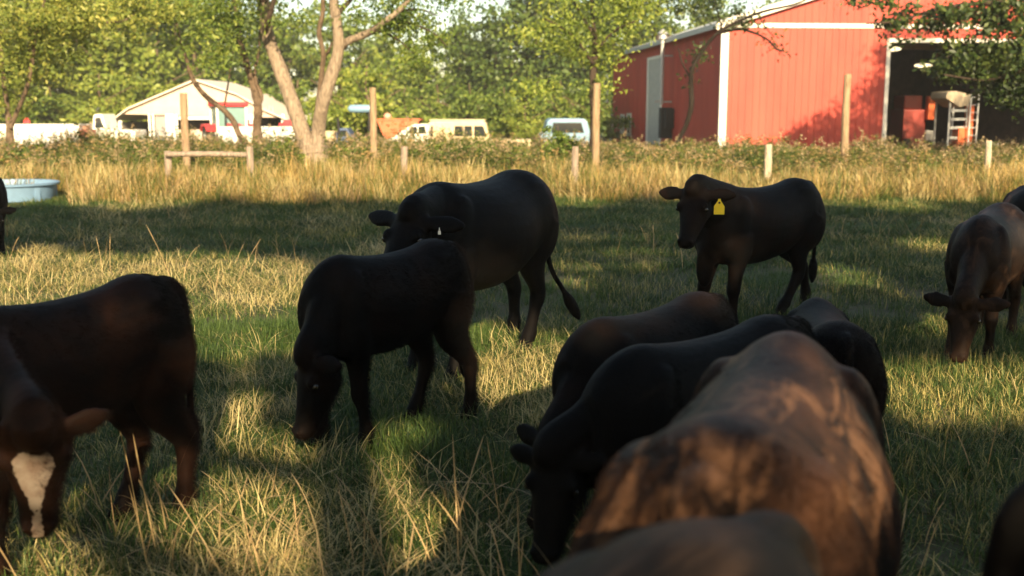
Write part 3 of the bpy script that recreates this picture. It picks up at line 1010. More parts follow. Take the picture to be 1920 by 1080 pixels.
slim_tree('barn_sapling', 'thin dark tree against the shaded side of the barn, reaching over its corner', 38.0, (1282, 290),
    [([(1272, 262, 9), (1286, 236, 9), (1296, 200, 10), (1296, 165, 9), (1298, 130, 8), (1318, 95, 7), (1345, 62, 6), (1385, 40, 6), (1430, 22, 5), (1490, 8, 4), (1530, -10, 3)], -1.5),
     ([(1345, 62, 6), (1385, 55, 5), (1415, 62, 5), (1440, 75, 4), (1456, 92, 4), (1470, 96, 3)], -.5), ([(1298, 150, 4), (1280, 120, 3), (1272, 90, 2)], .4), ([(1355, 60, 3), (1345, 20, 3), (1330, -30, 2)], .4),
     ([(1420, 26, 3), (1436, 52, 2), (1452, 70, 2)], -.3)], BARK_SHADED,
    [(1296, 150, 14, 40, .4, 5, 12), (1400, 44, 46, 14, .6, 11, 13), (1446, 78, 18, 18, .4, 6, 9), (1335, 20, 60, 34, 1.2, 22, 26), (1290, 0, 60, 26, 1.2, 18, 26), (1470, 96, 10, 6, .2, 5, 7), (1375, 48, 26, 12, .4, 7, 12), (1308, 100, 14, 26, .5, 6, 14)], LM_SHADE, .16, .22)

def right_tree():
    """the broad tree on the right: its trunk stands outside the frame, its low boughs hang into it"""
    Y = 31.0
    o = empty('overhanging_tree', (20.6, Y, 0))
    tag(o, 'dark leafy tree at the right whose low boughs hang across the barn front', 'tree')
    inv = Matrix.Translation((-20.6, -Y, 0))
    bm = bmesh.new()
    tube(bm, [(20.6, Y, -.1, .45), (20.6, Y, 1.2, .36), (20.7, Y, 3, .30), (20.6, Y + .3, 5.5, .2), (20.4, Y + .5, 9, .1)], 4, 14, wob=.05)
    for pts, dy in (([(2288, 150, 30), (2200, 115, 22), (2080, 70, 16), (1960, 20, 12), (1880, 5, 9), (1800, 10, 7), (1740, 22, 5), (1680, 40, 4), (1625, 44, 3)], -1.0),
                    ([(2288, 210, 26), (2180, 165, 18), (2060, 130, 12), (1960, 120, 9), (1890, 140, 6), (1840, 150, 4), (1770, 140, 3)], -1.4),
                    ([(1960, 20, 8), (1850, -40, 7), (1720, -50, 5), (1620, -20, 4), (1570, -5, 3)], .8),
                    ([(1960, 120, 7), (1920, 160, 5), (1880, 185, 4), (1850, 190, 3)], -.5)):
        limb(bm, pts, Y, dy=dy, n=9)
    bmesh.ops.transform(bm, matrix=inv, verts=bm.verts)
    bmobj('trunk', bm, BARK_DARK, o, True, sharp=80)
    L = []
    for px, py, rx, rz, ry, nc, per in ((1870, 30, 90, 36, 1.2, 46, 44), (1750, 32, 74, 28, 1.0, 30, 34), (1690, 42, 40, 18, .8, 10, 22), (1640, 8, 55, 16, .8, 8, 20), (1600, 2, 30, 10, .5, 4, 14),
                                        (1885, 115, 66, 56, 1.3, 52, 46), (1815, 128, 66, 38, 1.0, 34, 42), (1905, 185, 54, 30, 1.0, 24, 38), (1870, 170, 26, 18, .7, 7, 24), (1780, 128, 34, 22, .8, 9, 26),
                                        (1800, 80, 60, 16, .9, 9, 22), (1690, 72, 40, 8, .5, 5, 12), (1980, 90, 60, 90, 1.5, 40, 40), (2100, 40, 90, 120, 2, 46, 44)):
        c = P(px, py, Y - .6)
        L.append(clumps((c.x, c.y, c.z), (rx * MPP(Y), ry, rz * MPP(Y)), nc, per, .20, .15))
    for c_, r_, n_ in (((17.9, Y + .5, 7.0), (2.1, 2.0, 1.5), 80), ((20.6, Y + .5, 8.5), (2.6, 2.4, 2.0), 100), ((23.6, Y + .5, 9.4), (2.8, 2.5, 2.4), 100), ((15.3, Y + .4, 6.9), (1.4, 1.2, .55), 40), ((16.6, Y + .4, 7.6), (1.3, 1.2, .8), 44), ((18.6, Y + .4, 9.0), (1.2, 1.2, .9), 40), ((21.5, Y + .4, 6.0), (2.6, 2.0, 1.4), 70), ((19.6, Y + .4, 10.9), (1.8, 1.8, 1.3), 44)):
        L.append(clumps(c_, r_, n_, 46, .32, .2))      # unseen crown above and to the right, placed to shade the barn
    pts = np.concatenate(L) - np.array([20.6, Y, 0])
    obj('crown', leaves_mesh('crown_right', pts, .165, LM_SHADE, aspect=.5), None, o)
right_tree()

# --- woods behind: a few tree forms, copied as whole trees
def wood_proto(name, h, rx, mat, bark, blobs, leaf=.34, nc=120, per=44, spread=.5, trunk_r=.2):
    o = empty(name)
    bm = bmesh.new()
    tube(bm, [(0, 0, -.3, trunk_r * 1.25), (.05, 0, h * .2, trunk_r), (-.08, .06, h * .45, trunk_r * .75), (.06, -.05, h * .7, trunk_r * .4), (0, 0, h * .92, .03)], 3, 8, wob=.06)
    for i in range(7):
        a = rnd.uniform(0, 6.28); z = h * rnd.uniform(.25, .6); q = rx * rnd.uniform(.5, .85)
        tube(bm, [(0, 0, z, trunk_r * .4), (math.cos(a) * q * .5, math.sin(a) * q * .5, z + h * .10, trunk_r * .25), (math.cos(a) * q, math.sin(a) * q, z + h * .2, .02)], 3, 6)
    bmobj('trunk', bm, bark, o, True, sharp=80)
    L = []
    tot = sum(b[3] ** 2 for b in blobs)
    for bx, by, bz, br, flat in blobs:
        L.append(clumps((bx * rx, by * rx, bz * h), (br * rx, br * rx, br * rx * flat), max(5, int(nc * br ** 2 / tot)), per, spread, .45))
    obj('crown', leaves_mesh('wood_crown', np.concatenate(L), leaf, mat, aspect=.6), None, o)
    return o

ROUND = [(0, 0, .62, .75, 1.0), (.45, .1, .48, .5, .9), (-.45, -.1, .50, .5, .9), (.1, -.45, .45, .5, .8), (0, .3, .8, .45, 1.0), (-.2, -.3, .72, .45, .9), (.3, -.3, .30, .4, .7), (-.35, -.35, .28, .4, .7)]
TALL = [(0, 0, .55, .6, 1.3), (.2, -.1, .78, .45, 1.2), (-.25, -.2, .70, .45, 1.1), (0, 0, .92, .28, 1.2), (.35, -.25, .42, .45, .9), (-.35, -.25, .36, .45, .9), (.05, -.4, .22, .4, .8), (.3, .3, .25, .4, .8)]
LOOSE = [(0, 0, .66, .55, 1.0), (.55, -.1, .58, .38, .8), (-.55, 0, .62, .38, .8), (.15, -.4, .80, .36, .8), (-.2, .2, .90, .36, .8), (.3, -.3, .40, .34, .6), (-.4, -.3, .42, .34, .6), (0, -.45, .24, .3, .6)]
BUSH = [(0, 0, .40, .62, .7), (.45, -.1, .32, .45, .7), (-.45, -.1, .34, .45, .7), (.05, -.3, .60, .42, .7), (-.1, 0, .80, .3, .7)]
protos = {}
def copy_tree(o):
    c = o.copy(); COL.objects.link(c)
    for ch in list(o.children):
        d = ch.copy(); d.parent = c; COL.objects.link(d)
    return c
def wood(kind, px, Y, h, w, label, group, rz=None):
    """one tree of the woods: px where it stands, Y its distance, h its height and w its half width"""
    form, mat, bark = {'round_bright': (ROUND, LM_BRIGHT, BARK_MID), 'round_mid': (ROUND, LM_MID, BARK_MID), 'tall_dark': (TALL, LM_DARK, BARK_DARK), 'tall_mid': (TALL, LM_MID, BARK_DARK),
                       'loose_mid': (LOOSE, LM_MID, BARK_MID), 'loose_willow': (LOOSE, LM_WILLOW, BARK_MID), 'bush_bright': (BUSH, LM_BRIGHT, BARK_MID), 'bush_mid': (BUSH, LM_MID, BARK_MID)}[kind]
    if kind not in protos:
        nm = 'bush' if kind.startswith('bush') else 'wood_tree'
        dens = {'round': (110, 62), 'tall': (110, 62), 'loose': (80, 54), 'bush': (70, 50)}[kind.split('_')[0]]
        o = wood_proto(nm, 10.0 if nm == 'wood_tree' else 4.0, 3.6 if nm == 'wood_tree' else 2.4, mat, bark, form, leaf=.36 if nm == 'wood_tree' else .22, nc=dens[0], per=dens[1], spread=.43 if nm == 'wood_tree' else .25, trunk_r=.2 if nm == 'wood_tree' else .08)
        protos[kind] = (o, 10.0 if nm == 'wood_tree' else 4.0, 3.6 if nm == 'wood_tree' else 2.4)
    else:
        o = copy_tree(protos[kind][0])
    _, h0, w0 = protos[kind]
    x = P(px, 205, Y).x
    o.location = (x, Y, gz(60) - .1)
    o.rotation_euler = (0, 0, rnd.uniform(0, 6.28) if rz is None else rz)
    o.scale = (w / w0, w / w0, h / h0)
    tag(o, label, 'bush' if kind.startswith('bush') else 'tree', group)
    return o

g = 'trees of the wood at the left'
lb = 'tall tree in the dense green wood at the left, behind the white trailer and shed'
for px, Y, h, w, k in ((-160, 84, 15, 6, 'round_mid'), (-40, 88, 16, 6.5, 'tall_dark'), (60, 80, 15, 6, 'round_bright'), (150, 92, 17, 6.5, 'round_mid'), (215, 82, 14, 5.5, 'round_bright'), (290, 95, 17, 6.5, 'tall_dark'),
                       (370, 90, 12, 4.6, 'loose_mid'), (440, 98, 11.5, 5.0, 'tall_dark'), (100, 105, 19, 7, 'round_mid'), (330, 108, 15, 6, 'round_mid'), (520, 100, 12, 4.6, 'loose_mid'), (-260, 95, 17, 7, 'tall_mid')):
    wood(k, px, Y, h, w, lb, g)
g = 'understorey bushes at the wood edge'
for px, Y, h, w, k in ((-60, 76, 4.5, 4.2, 'bush_mid'), (95, 77, 4.5, 4, 'bush_mid'), (190, 78, 5.5, 4, 'bush_bright'), (300, 80, 7.5, 4.5, 'bush_bright'), (40, 79, 5.5, 4, 'bush_bright')):
    wood(k, px, Y, h, w, 'leafy bush along the edge of the left wood, behind the white trailer', g)
wood('bush_bright', 690, 62, 5.4, 3.6, 'rounded bright yellow green bush behind the tall post and orange wagon', None)
wood('bush_bright', 640, 66, 5.8, 3.0, 'bright green bush between the forked trunk and the tall post', None)
g = 'trees of the wood in the middle'
lb = 'tree in the darker wood in the middle, behind the parked van and pickup'
for px, Y, h, w, k in ((640, 96, 12.0, 4.6, 'loose_mid'), (715, 105, 10.5, 4.2, 'loose_mid'), (790, 82, 7.2, 3.2, 'tall_mid'), (862, 88, 9.8, 3.4, 'tall_dark'), (930, 84, 9.8, 4.0, 'tall_dark'), (1005, 86, 12.0, 4.4, 'tall_dark'),
                       (1070, 92, 13.5, 5, 'tall_dark'), (1150, 96, 13.5, 5.5, 'tall_dark'), (565, 104, 11.5, 4.5, 'loose_mid'), (890, 104, 9.0, 4.4, 'tall_mid'), (1230, 98, 13, 5, 'loose_mid'), (760, 118, 9.5, 5, 'tall_mid'),
                       (1330, 112, 14, 5, 'tall_mid'), (1420, 120, 14.5, 5.5, 'loose_mid'), (700, 124, 9, 5, 'tall_mid')):
    wood(k, px, Y, h, w, lb, g)
g = 'bushes below the middle wood'
for px, Y, h, w, k in ((945, 66, 4.2, 2.6, 'bush_mid'), (985, 64, 3.4, 2.2, 'bush_bright'), (1050, 68, 5.0, 2.8, 'bush_mid'), (880, 72, 4.6, 3.0, 'bush_mid'), (820, 74, 4.6, 3.2, 'bush_mid'), (1110, 66, 4.5, 2.6, 'bush_mid'), (760, 76, 4.4, 3, 'bush_mid'), (560, 78, 5, 4, 'bush_mid'), (470, 80, 5.5, 4, 'bush_mid')):
    wood(k, px, Y, h, w, 'leafy bush at the foot of the middle wood, behind the van and blue pickup', g)

def near_bush(px, Y, h, w, kind, label):
    o = wood(kind, px, Y, h, w, label, None)
    o.location.z = gz(Y) - .05
near_bush(1046, 27.5, 1.5, .95, 'bush_mid', 'dark green bush with a bright top just left of the tall post beside the barn')
near_bush(665, 27.0, .95, .80, 'bush_bright', 'low green bush between the forked trunk and the tall tan post')
near_bush(812, 28.0, .95, 1.0, 'bush_mid', 'low green bush in the weeds in front of the old van')
near_bush(536, 29.0, 1.15, .75, 'bush_mid', 'green bush at the left foot of the forked trunk')
near_bush(955, 28.5, .90, .85, 'bush_bright', 'low bright bush in front of the cream flatbed trailer')
near_bush(1185, 29.0, .80, .9, 'bush_mid', 'low bush in the weeds at the far end of the barn side')
near_bush(60, 28.5, .95, .9, 'bush_mid', 'low dark bush at the foot of the leafy tree at the far left')
near_bush(1330, 30.0, .85, 1.0, 'bush_mid', 'low bush in the weeds below the white corner of the barn')

# --- trees behind the camera: their shade lies over the pasture, crowns cut open along sun rays to chosen lit spots
def shade_trees():
    spots = []
    def patch(poly, step=26, r=.42, z=.05):
        xs = [p[0] for p in poly]; ys = [p[1] for p in poly]
        py = min(ys)
        while py <= max(ys):
            px = min(xs)
            while px <= max(xs):
                inside = False
                for (x1, y1), (x2, y2) in zip(poly, poly[1:] + poly[:1]):
                    if (y1 > py) != (y2 > py) and px < (x2 - x1) * (py - y1) / (y2 - y1) + x1:
                        inside = not inside
                if inside:
                    spots.append((G(px, py, z), r))
                px += step
            py += step * .6
    patch([(-260, 478), (60, 478), (250, 486), (480, 500), (540, 520), (560, 590), (380, 612), (200, 600), (-260, 640)], 30, .45)
    patch([(895, 570), (1035, 585), (1055, 640), (1010, 690), (930, 720), (840, 740), (800, 720), (880, 640)], 22, .34)
    patch([(1665, 702), (1760, 712), (2100, 700), (2100, 760), (1860, 752), (1670, 748)], 24, .26)
    patch([(440, 900), (560, 884), (760, 872), (760, 886), (560, 905), (420, 940)], 30, .20)
    patch([(560, 1010), (760, 960), (890, 985), (900, 1100), (880, 1180), (500, 1180)], 40, .28)
    patch([(-120, 960), (120, 985), (330, 1040), (420, 1100), (300, 1180), (-120, 1180)], 60, .19)
    patch([(400, 650), (560, 650), (620, 800), (900, 800), (900, 880), (420, 880)], 52, .085)
    patch([(1060, 420), (1240, 430), (1240, 540), (1060, 540)], 44, .10)
    patch([(1690, 444), (1790, 448), (1790, 458), (1690, 462)], 20, .22)
    patch([(1500, 480), (1600, 500), (1700, 560), (1640, 580), (1560, 540)], 40, .14)
    dark = [(-.7, 5.6, .75), (-.9, 5.2, .6), (.66, 4.64, .6), (.72, 3.95, .6), (1.42, 4.72, .6), (-.2, 7.3, .9), (-.5, 6.8, .9), (.12, 3.5, .45), (.35, 3.65, .7), (.48, 3.75, .9), (.9, 4.1, .85), (-.45, 5.9, .75), (.1, 7.6, .8), (.15, 7.7, .5)]
    def clear(q):
        return all((Vector(d_) - q - S * max(0, (Vector(d_) - q).dot(S))).length > .50 for d_ in dark)
    spots[:] = [s_ for s_ in spots if clear(s_[0])]
    spots.extend([(P(150, 770, 3.62), .07), (P(255, 850, 4.35), .09), (P(270, 620, 4.5), .05), (P(68, 925, 3.32), .07), (P(362, 840, 4.3), .07),
                  (Vector((.54, 2.3, 1.0)), .12), (Vector((.62, 2.5, 1.0)), .14), (Vector((.68, 2.65, .98)), .13), (Vector((.75, 2.45, .9)), .10), (Vector((.42, 1.85, 1.0)), .10), (Vector((.52, 2.0, .85)), .10), (Vector((.30, 1.75, .9)), .07),
                  (Vector((3.62, 7.2, .72)), .20), (Vector((3.75, 7.5, .85)), .20), (Vector((3.4, 7.1, .5)), .12), (Vector((1.75, 8.4, .55)), .16), (Vector((.9, 4.9, .85)), .12), (Vector((.15, 1.2, 1.1)), .09)])
    A = np.array([[s[0].x, s[0].y, s[0].z] for s in spots]); RR = np.array([s[1] for s in spots])
    sv = np.array(S)
    trees = (('shade_tree', -13.0, -9.0, 6.5), ('shade_tree', -5.5, -10.5, 6.5), ('shade_tree', 2.0, -9.5, 6.5), ('shade_tree', 9.5, -10.5, 6.5), ('shade_tree', 17.0, -9.8, 6.5))
    for i, (nm, x, y, w) in enumerate(trees):
        o = empty(nm, (x, y, 0))
        tag(o, 'broad leafy tree standing in the pasture on the viewer\'s side, its shade over the grass', 'tree', 'shade trees along the near side of the pasture')
        bm = bmesh.new()
        tube(bm, [(0, 0, -.1, .42), (0, 0, 1.0, .34), (.1, 0, 2.6, .3), (0, 0, 5, .2), (0, 0, 13, .06)], 3, 12, wob=.05)
        for q in range(12):
            a = q * .7; z = 3.0 + q * .7
            tube(bm, [(0, 0, z, .1), (math.cos(a) * 1.6, math.sin(a) * .7, z + .5, .07), (math.cos(a) * 3.4, math.sin(a) * 1.2, z + 1.0, .03)], 3, 7)
        bmobj('trunk', bm, BARK_MID, o, True, sharp=80)
        n = 19000
        p = np.empty((n, 3))
        p[:, 0] = x + nr.uniform(-1, 1, n) * (w * .68)
        p[:, 1] = y + nr.normal(size=n) * .8
        topz = (S.z / -S.y) * (19.2 - p[:, 1]) + .35 * np.sin(p[:, 0] * .9) + .25 * np.sin(p[:, 0] * 2.3 + 1) + .12 * np.sin(p[:, 0] * 6.1)
        p[:, 2] = 3.4 + nr.uniform(0, 1, n) * (topz - 3.4)
        # open gaps where the sun reaches the field
        keep = np.ones(n, bool)
        for a_, r_ in zip(A, RR):
            d = p - a_
            t = d @ sv
            q = np.linalg.norm(d - t[:, None] * sv, axis=1)
            keep &= q > r_ + .06
        p = p[keep] - np.array([x, y, 0])
        obj('crown', leaves_mesh('shade_crown', p, .36, LM_MID, aspect=.65), None, o)
shade_trees()

# ------------------------------------------------------------------ fence, trough
M_POST = barkmat('post_wood_tan', (.19, .13, .08), (.40, .285, .175), .8)
M_POSTG = barkmat('post_wood_grey', (.20, .155, .12), (.40, .32, .25), .9)
M_POSTP = barkmat('post_wood_pale', (.36, .29, .20), (.58, .48, .36), .9)
def post(name, label, px, top, Y, wpx, mat, group, lean=0.0, square=False):
    p = P(px, top, Y)
    h = p.z - gz(Y)
    r = wpx * MPP(Y) / 2
    bm = bmesh.new()
    rows = [(0, 0, -.3, r * 1.05), (0, 0, h * .3, r * 1.03), (.01, 0, h * .65, r), (0, 0, h - .012, r * .97), (0, 0, h, r * .86)]
    tube(bm, rows, 3, 7 if square else 14, wob=.03)
    o = bmobj(name, bm, mat, None, True, sharp=40)
    o.location = (p.x, Y, gz(Y))
    o.rotation_euler = (0, R(lean), rnd.uniform(0, 6))
    tag(o, label, 'post', group)
    return o
gt = 'tall posts along the fence'
post('fence_post', 'tall brown post behind the crossbar, in front of the white shed', 344, 178, 26.0, 14, M_POST, gt)
post('fence_post', 'tall tan post just right of the forked tree, pale blue sign behind it', 698, 168, 25.5, 13, M_POST, gt, .6)
post('fence_post', 'tall tan post between the blue pickup and the barn', 1119, 160, 25.2, 14, M_POST, gt)
post('fence_post', 'tall post in front of the red barn wall, left of the doorway', 1591, 143, 28.5, 14, M_POST, gt, .5)
gs = 'short posts along the fence'
post('fence_post', 'short grey post at the left end of the wooden crossbar', 314, 284, 23.0, 13, M_POSTG, gs)
post('fence_post', 'short pale post at the right end of the wooden crossbar', 468, 276, 22.8, 13, M_POSTG, gs)
post('fence_post', 'short grey post right of the tall post by the forked tree', 757, 276, 22.5, 13, M_POSTG, gs, -.8)
post('fence_post', 'short weathered post in front of the dark bush by the blue pickup', 1079, 276, 22.0, 13, M_POSTG, gs)
post('fence_post', 'short pale post behind the black cow with the yellow tag', 1441, 272, 23.5, 14, M_POSTP, gs)
post('fence_post', 'slim pale post at the right, below the grey barrel', 1855, 265, 23.5, 11, M_POSTP, gs, -.8)
a = P(314, 290, 22.9); c = P(466, 290, 22.7)
bm = bmesh.new()
tube(bm, [(a.x - c.x, 0, 0, .055), ((a.x - c.x) * .5, .0, .012, .058), (0, 0, -.01, .055)], 4, 12, wob=.04)
o = bmobj('crossbar', bm, M_POSTG, None, True, sharp=60)
o.location = (c.x - .02, 22.85, c.z)
tag(o, 'grey wooden crossbar joining two short posts at the left', 'crossbar')

def trough():
    Y = 20.6
    e = P(104, 343, Y)
    rad = .95
    o = empty('water_tub', (e.x - rad, Y, 0))
    tag(o, 'pale blue round water tub in the grass at the left edge', 'water tub')
    m = simple('tub_blue_plastic', (.15, .25, .37), .45, .12, 5)
    H = e.z + .02
    bm = bmesh.new()
    prof = [(.78, 0), (.84, H * .1), (.88, H * .55), (.905, H * .82), (.955, H * .88), (.96, H * .97), (.93, H), (.89, H * .98), (.87, H * .8), (.82, .12), (0, .12)]
    n = 48
    rs = [[bm.verts.new((r * math.cos(2 * math.pi * i / n), r * math.sin(2 * math.pi * i / n), z)) for i in range(n)] for r, z in prof[:-1]]
    for q, w in zip(rs, rs[1:]):
        for i in range(n):
            bm.faces.new([q[i], q[(i + 1) % n], w[(i + 1) % n], w[i]])
    bm.faces.new(rs[-1]); bm.faces.new(rs[0][::-1])
    bmobj('tub', bm, m, o, True)
    bm = bmesh.new(); cyl(bm, (0, 0, H * .5), (0, 0, 1), .855, .86, .02, 48)
    bmobj('water', bm, simple('tub_water', (.03, .045, .05), .06, .1, 2, spec=.6), o)
    for i in range(6):
        bm = bmesh.new()
        box(bm, .86, .90, -.05, .05, .03, H * .8, Matrix.Rotation(2 * math.pi * i / 6 - .5, 4, 'Z'))
        bmobj('rib', bm, m, o)
trough()

# ------------------------------------------------------------------ things standing in the yard
YZ = gz(60)
M_CREAM = simple('cream_paint', (.55, .44, .27), .45, .12, 3)
M_RED2 = simple('tractor_red', (.55, .035, .04), .4, .1, 3)
M_ORANGE = simple('faded_orange', (.55, .13, .05), .55, .15, 3)
M_BLUEP = simple('pale_blue_paint', (.17, .29, .40), .4, .08, 3)
M_NAVY = simple('navy_paint', (.05, .08, .16), .4, .1, 3)
M_SHED = simple('shed_pink_metal', (.52, .40, .32), .6, .08, 2)
M_SHEDR = simple('shed_roof_pale', (.62, .54, .44), .5, .1, 2)
M_SHEDG = simple('shed_grey_panel', (.26, .25, .24), .6, .15, 2)  # plain grey of the inner panel and back wall
M_GLASSG = simple('cab_glass', (.14, .24, .22), .12, .15, 2, spec=.6)

def wheel(o, x, y, r, w, hub=M_STEEL):
    bm = bmesh.new(); cyl(bm, (x, y - w / 2, r), (0, 1, 0), r, r, w, 28)
    t = bmobj('wheel', bm, M_BLACK, o, True, w * .18)
    bm = bmesh.new(); cyl(bm, (x, y - w / 2 - .012, r), (0, 1, 0), r * .5, r * .55, w + .024, 20)
    bmobj('rim', bm, hub, t, True, .01)

def shed():
    Y = 68.0
    l = P(212, 205, Y).x; rr_ = P(545, 205, Y).x; ap = P(368, 151, Y); ev = P(222, 226, Y).z
    W = rr_ - l; LEN = 9.0
    o = empty('shed', (l, Y, YZ))
    tag(o, 'low pale shed with a wide gabled roof and open bays at the left', 'shed')
    A = ap.x - l; zt = ap.z - YZ; ze = ev - YZ
    zl = P(250, 205, Y).z - YZ
    roofp = [(0, ze), (W * .09, zl), (A, zt), (A + W * .23, P(445, 178, Y).z - YZ), (W * .86, P(505, 208, Y).z - YZ), (W, P(540, 228, Y).z - YZ)]
    bm = bmesh.new()
    gz_ = P(370, 214, Y).z - YZ
    prism(bm, [(W * .05, gz_), (W * .95, gz_ * .9), (W * .86, roofp[4][1] - .06), (roofp[3][0], roofp[3][1] - .06), (A, zt - .06), (roofp[1][0], zl - .06)], .0, .1)
    for i in range(40):
        u = W * .12 + i * W * .02
        box(bm, u - .03, u + .03, -.02, .002, gz_, gz_ + .5)
    bmobj('gable', bm, M_SHED, o)
    bm = bmesh.new()
    for (x0, z0), (x1, z1) in zip(roofp, roofp[1:]):
        prism(bm, [(x0, z0), (x1, z1), (x1, z1 + .10), (x0, z0 + .10)], -.3, LEN)
    bmobj('roof', bm, M_SHEDR, o)
    def X(px): return P(px, 205, Y).x - l
    for px, w in ((224, .2), (279, .12), (286, .12), (318, .55), (330, .12), (400, .2), (470, .2), (530, .2)):
        bm = bmesh.new()
        box(bm, X(px) - w / 2, X(px) + w / 2, -.02, .10, 0, (gz_ if px > 250 else ze) - .003)
        bmobj('post', bm, M_WHITE, o)
    bm = bmesh.new()
    box(bm, X(334), X(480), -.015, .09, gz_ - .34, gz_ - .14)
    bmobj('lintel', bm, M_WHITE, o)
    bm = bmesh.new()
    box(bm, X(288), X(312), .2, .25, 0, gz_)
    bmobj('panel', bm, M_SHEDG, o)
    bm = bmesh.new()
    box(bm, X(330), X(392), .3, .4, 0, gz_ * .55)
    bmobj('lower_wall', bm, M_SHED, o)
    bm = bmesh.new()
    box(bm, .2, W - .2, LEN - .3, LEN - .2, 0, ze + .4); box(bm, .15, .25, .2, LEN - .3, 0, ze - .1); box(bm, W - .25, W - .15, .2, LEN - .3, 0, roofp[5][1] - .1)
    bmobj('back_wall', bm, M_SHEDG, o)
shed()

def tractor():
    Y = 58.0
    c = P(428, 205, Y).x
    o = empty('tractor', (c, Y, YZ), R(-62))
    tag(o, 'red tractor with a glazed cab in front of the pale shed', 'tractor')
    zc = P(428, 192, Y).z - YZ
    f = zc / 2.8
    def q(v): return v * f
    bm = bmesh.new(); prism(bm, [(q(-.85), q(1.25)), (q(.75), q(1.25)), (q(.65), q(2.62)), (q(-.75), q(2.62))], q(-.75), q(.75))
    cab = bmobj('cab', bm, M_GLASSG, o, bevel=.05)
    bm = bmesh.new()
    box(bm, q(-.95), q(.85), q(-.88), q(.88), q(2.58), q(2.82))
    bmobj('roof', bm, M_RED2, cab, bevel=.06)
    bm = bmesh.new()
    for x in (-.80, .68):
        for y in (-.76, .76):
            box(bm, q(x - .05), q(x + .05), q(y - .05), q(y + .05), q(1.2), q(2.6))
    bmobj('pillar', bm, M_WHITE, cab)
    bm = bmesh.new(); prism(bm, [(q(.7), q(.75)), (q(2.6), q(.75)), (q(2.65), q(1.35)), (q(2.4), q(1.55)), (q(.7), q(1.72))], q(-.38), q(.38))
    bmobj('hood', bm, M_RED2, o, bevel=.07)
    for y in (-1, 1):
        bm = bmesh.new(); prism(bm, [(q(-1.3), q(1.35)), (q(-.9), q(1.66)), (q(.1), q(1.66)), (q(.45), q(1.3)), (q(.3), q(1.25)), (q(0), q(1.52)), (q(-.85), q(1.52)), (q(-1.2), q(1.25))], q(y * 1.0 - .28), q(y * 1.0 + .28))
        bmobj('fender', bm, M_RED2, o, bevel=.02)
        wheel(o, q(-.4), q(y * 1.0), q(.78), q(.46), M_WHITE)
        wheel(o, q(2.0), q(y * .8), q(.5), q(.3), M_WHITE)
    bm = bmesh.new(); cyl(bm, (q(1.2), q(-.45), q(1.5)), (0, 0, 1), .05, .05, q(1.1), 10)
    bmobj('exhaust', bm, M_BLACK, o)
    bm = bmesh.new(); box(bm, q(-1.0), q(2.5), q(-.28), q(.28), q(.5), q(.95))
    bmobj('chassis', bm, M_BLACK, o, bevel=.04)
tractor()

def trailer(name, label, cat, px0, px1, top, bot, Y, depth, mat, rz=0, group=None, end=None, wheels=True, lip=True):
    a = P(px0, top, Y); c = P(px1, top, Y)
    L = c.x - a.x; zt = a.z - YZ; zb = max(.25, P(px0, bot, Y).z - YZ)
    o = empty(name, ((a.x + c.x) / 2, Y, YZ), R(rz))
    tag(o, label, cat, group)
    bm = bmesh.new(); box(bm, -L / 2, L / 2, 0, depth, zb, zt)
    bmobj('body', bm, mat, o, bevel=.08, seg=3)
    if lip:
        bm = bmesh.new(); box(bm, -L / 2 - .03, L / 2 + .03, -.03, depth + .03, zt - .02, zt + .05)
        for i in range(int(L / .8)):
            x = -L / 2 + .4 + i * .8
            box(bm, x - .02, x + .02, -.025, .0, zb + .1, zt - .04)
        bmobj('rim_rail', bm, mat, o)
    if end:
        bm = bmesh.new(); box(bm, L / 2 + .005, L / 2 + .16, .1, depth - .1, zb + .05, zt - .25)
        bmobj('tail_board', bm, end, o, bevel=.03)
    if wheels:
        for x in (-L * .22, L * .12):
            wheel(o, x, .18, .36, .24)
            wheel(o, x, depth - .18, .36, .24)
    bm = bmesh.new(); box(bm, -L / 2 + .1, L / 2 - .1, .3, depth - .3, .3, zb + .01)
    bmobj('chassis', bm, M_BLACK, o)
    return o
trailer('trailer', 'long white trailer with a red end at the far left, behind the tree', 'trailer', -40, 146, 235, 282, 56, 2.2, M_WHITE, 3, None, M_ORANGE)
trailer('wagon', 'long white flat sided wagon in front of the red tractor', 'wagon', 408, 552, 240, 280, 54, 2.0, M_WHITE)
trailer('low_trailer', 'low cream flatbed trailer right of the old van', 'trailer', 880, 996, 262, 284, 55, 2.0, M_CREAM, 0, None, None, True, False)
trailer('pale_crate', 'pale tan crate standing right of the forked tree trunk', 'crate', 606, 626, 248, 280, 54, .8, M_CREAM, 0, None, None, False)
# rust coloured barrel at the end of the trailer, red lamp on the trailer's top
a = P(158, 234, 57)
bm = bmesh.new(); cyl(bm, (0, 0, 0), (0, 0, 1), .30, .30, a.z - YZ, 20); cyl(bm, (0, 0, (a.z - YZ) * .5), (0, 0, 1), .315, .315, .05, 20); cyl(bm, (0, 0, a.z - YZ - .06), (0, 0, 1), .315, .315, .06, 20)
o = bmobj('barrel', bm, simple('barrel_rust', (.30, .16, .10), .7, .25, 3), None, True); o.location = (a.x, 57, YZ)
tag(o, 'rusty pink barrel standing at the red end of the white trailer', 'barrel')
a = P(48, 238, 57)
o = empty('fuel_can', (a.x, 57.2, a.z)); tag(o, 'small red fuel can standing on top of the white trailer', 'fuel can')
bm = bmesh.new(); box(bm, -.15, .15, -.1, .1, .05, .34); bmobj('can', bm, M_RED2, o, bevel=.04)
bm = bmesh.new(); tube(bm, [(-.1, 0, .32, .02), (-.08, 0, .42, .02), (.06, 0, .43, .02), (.1, 0, .33, .02)], 3, 8); bmobj('handle', bm, M_RED2, o, True)

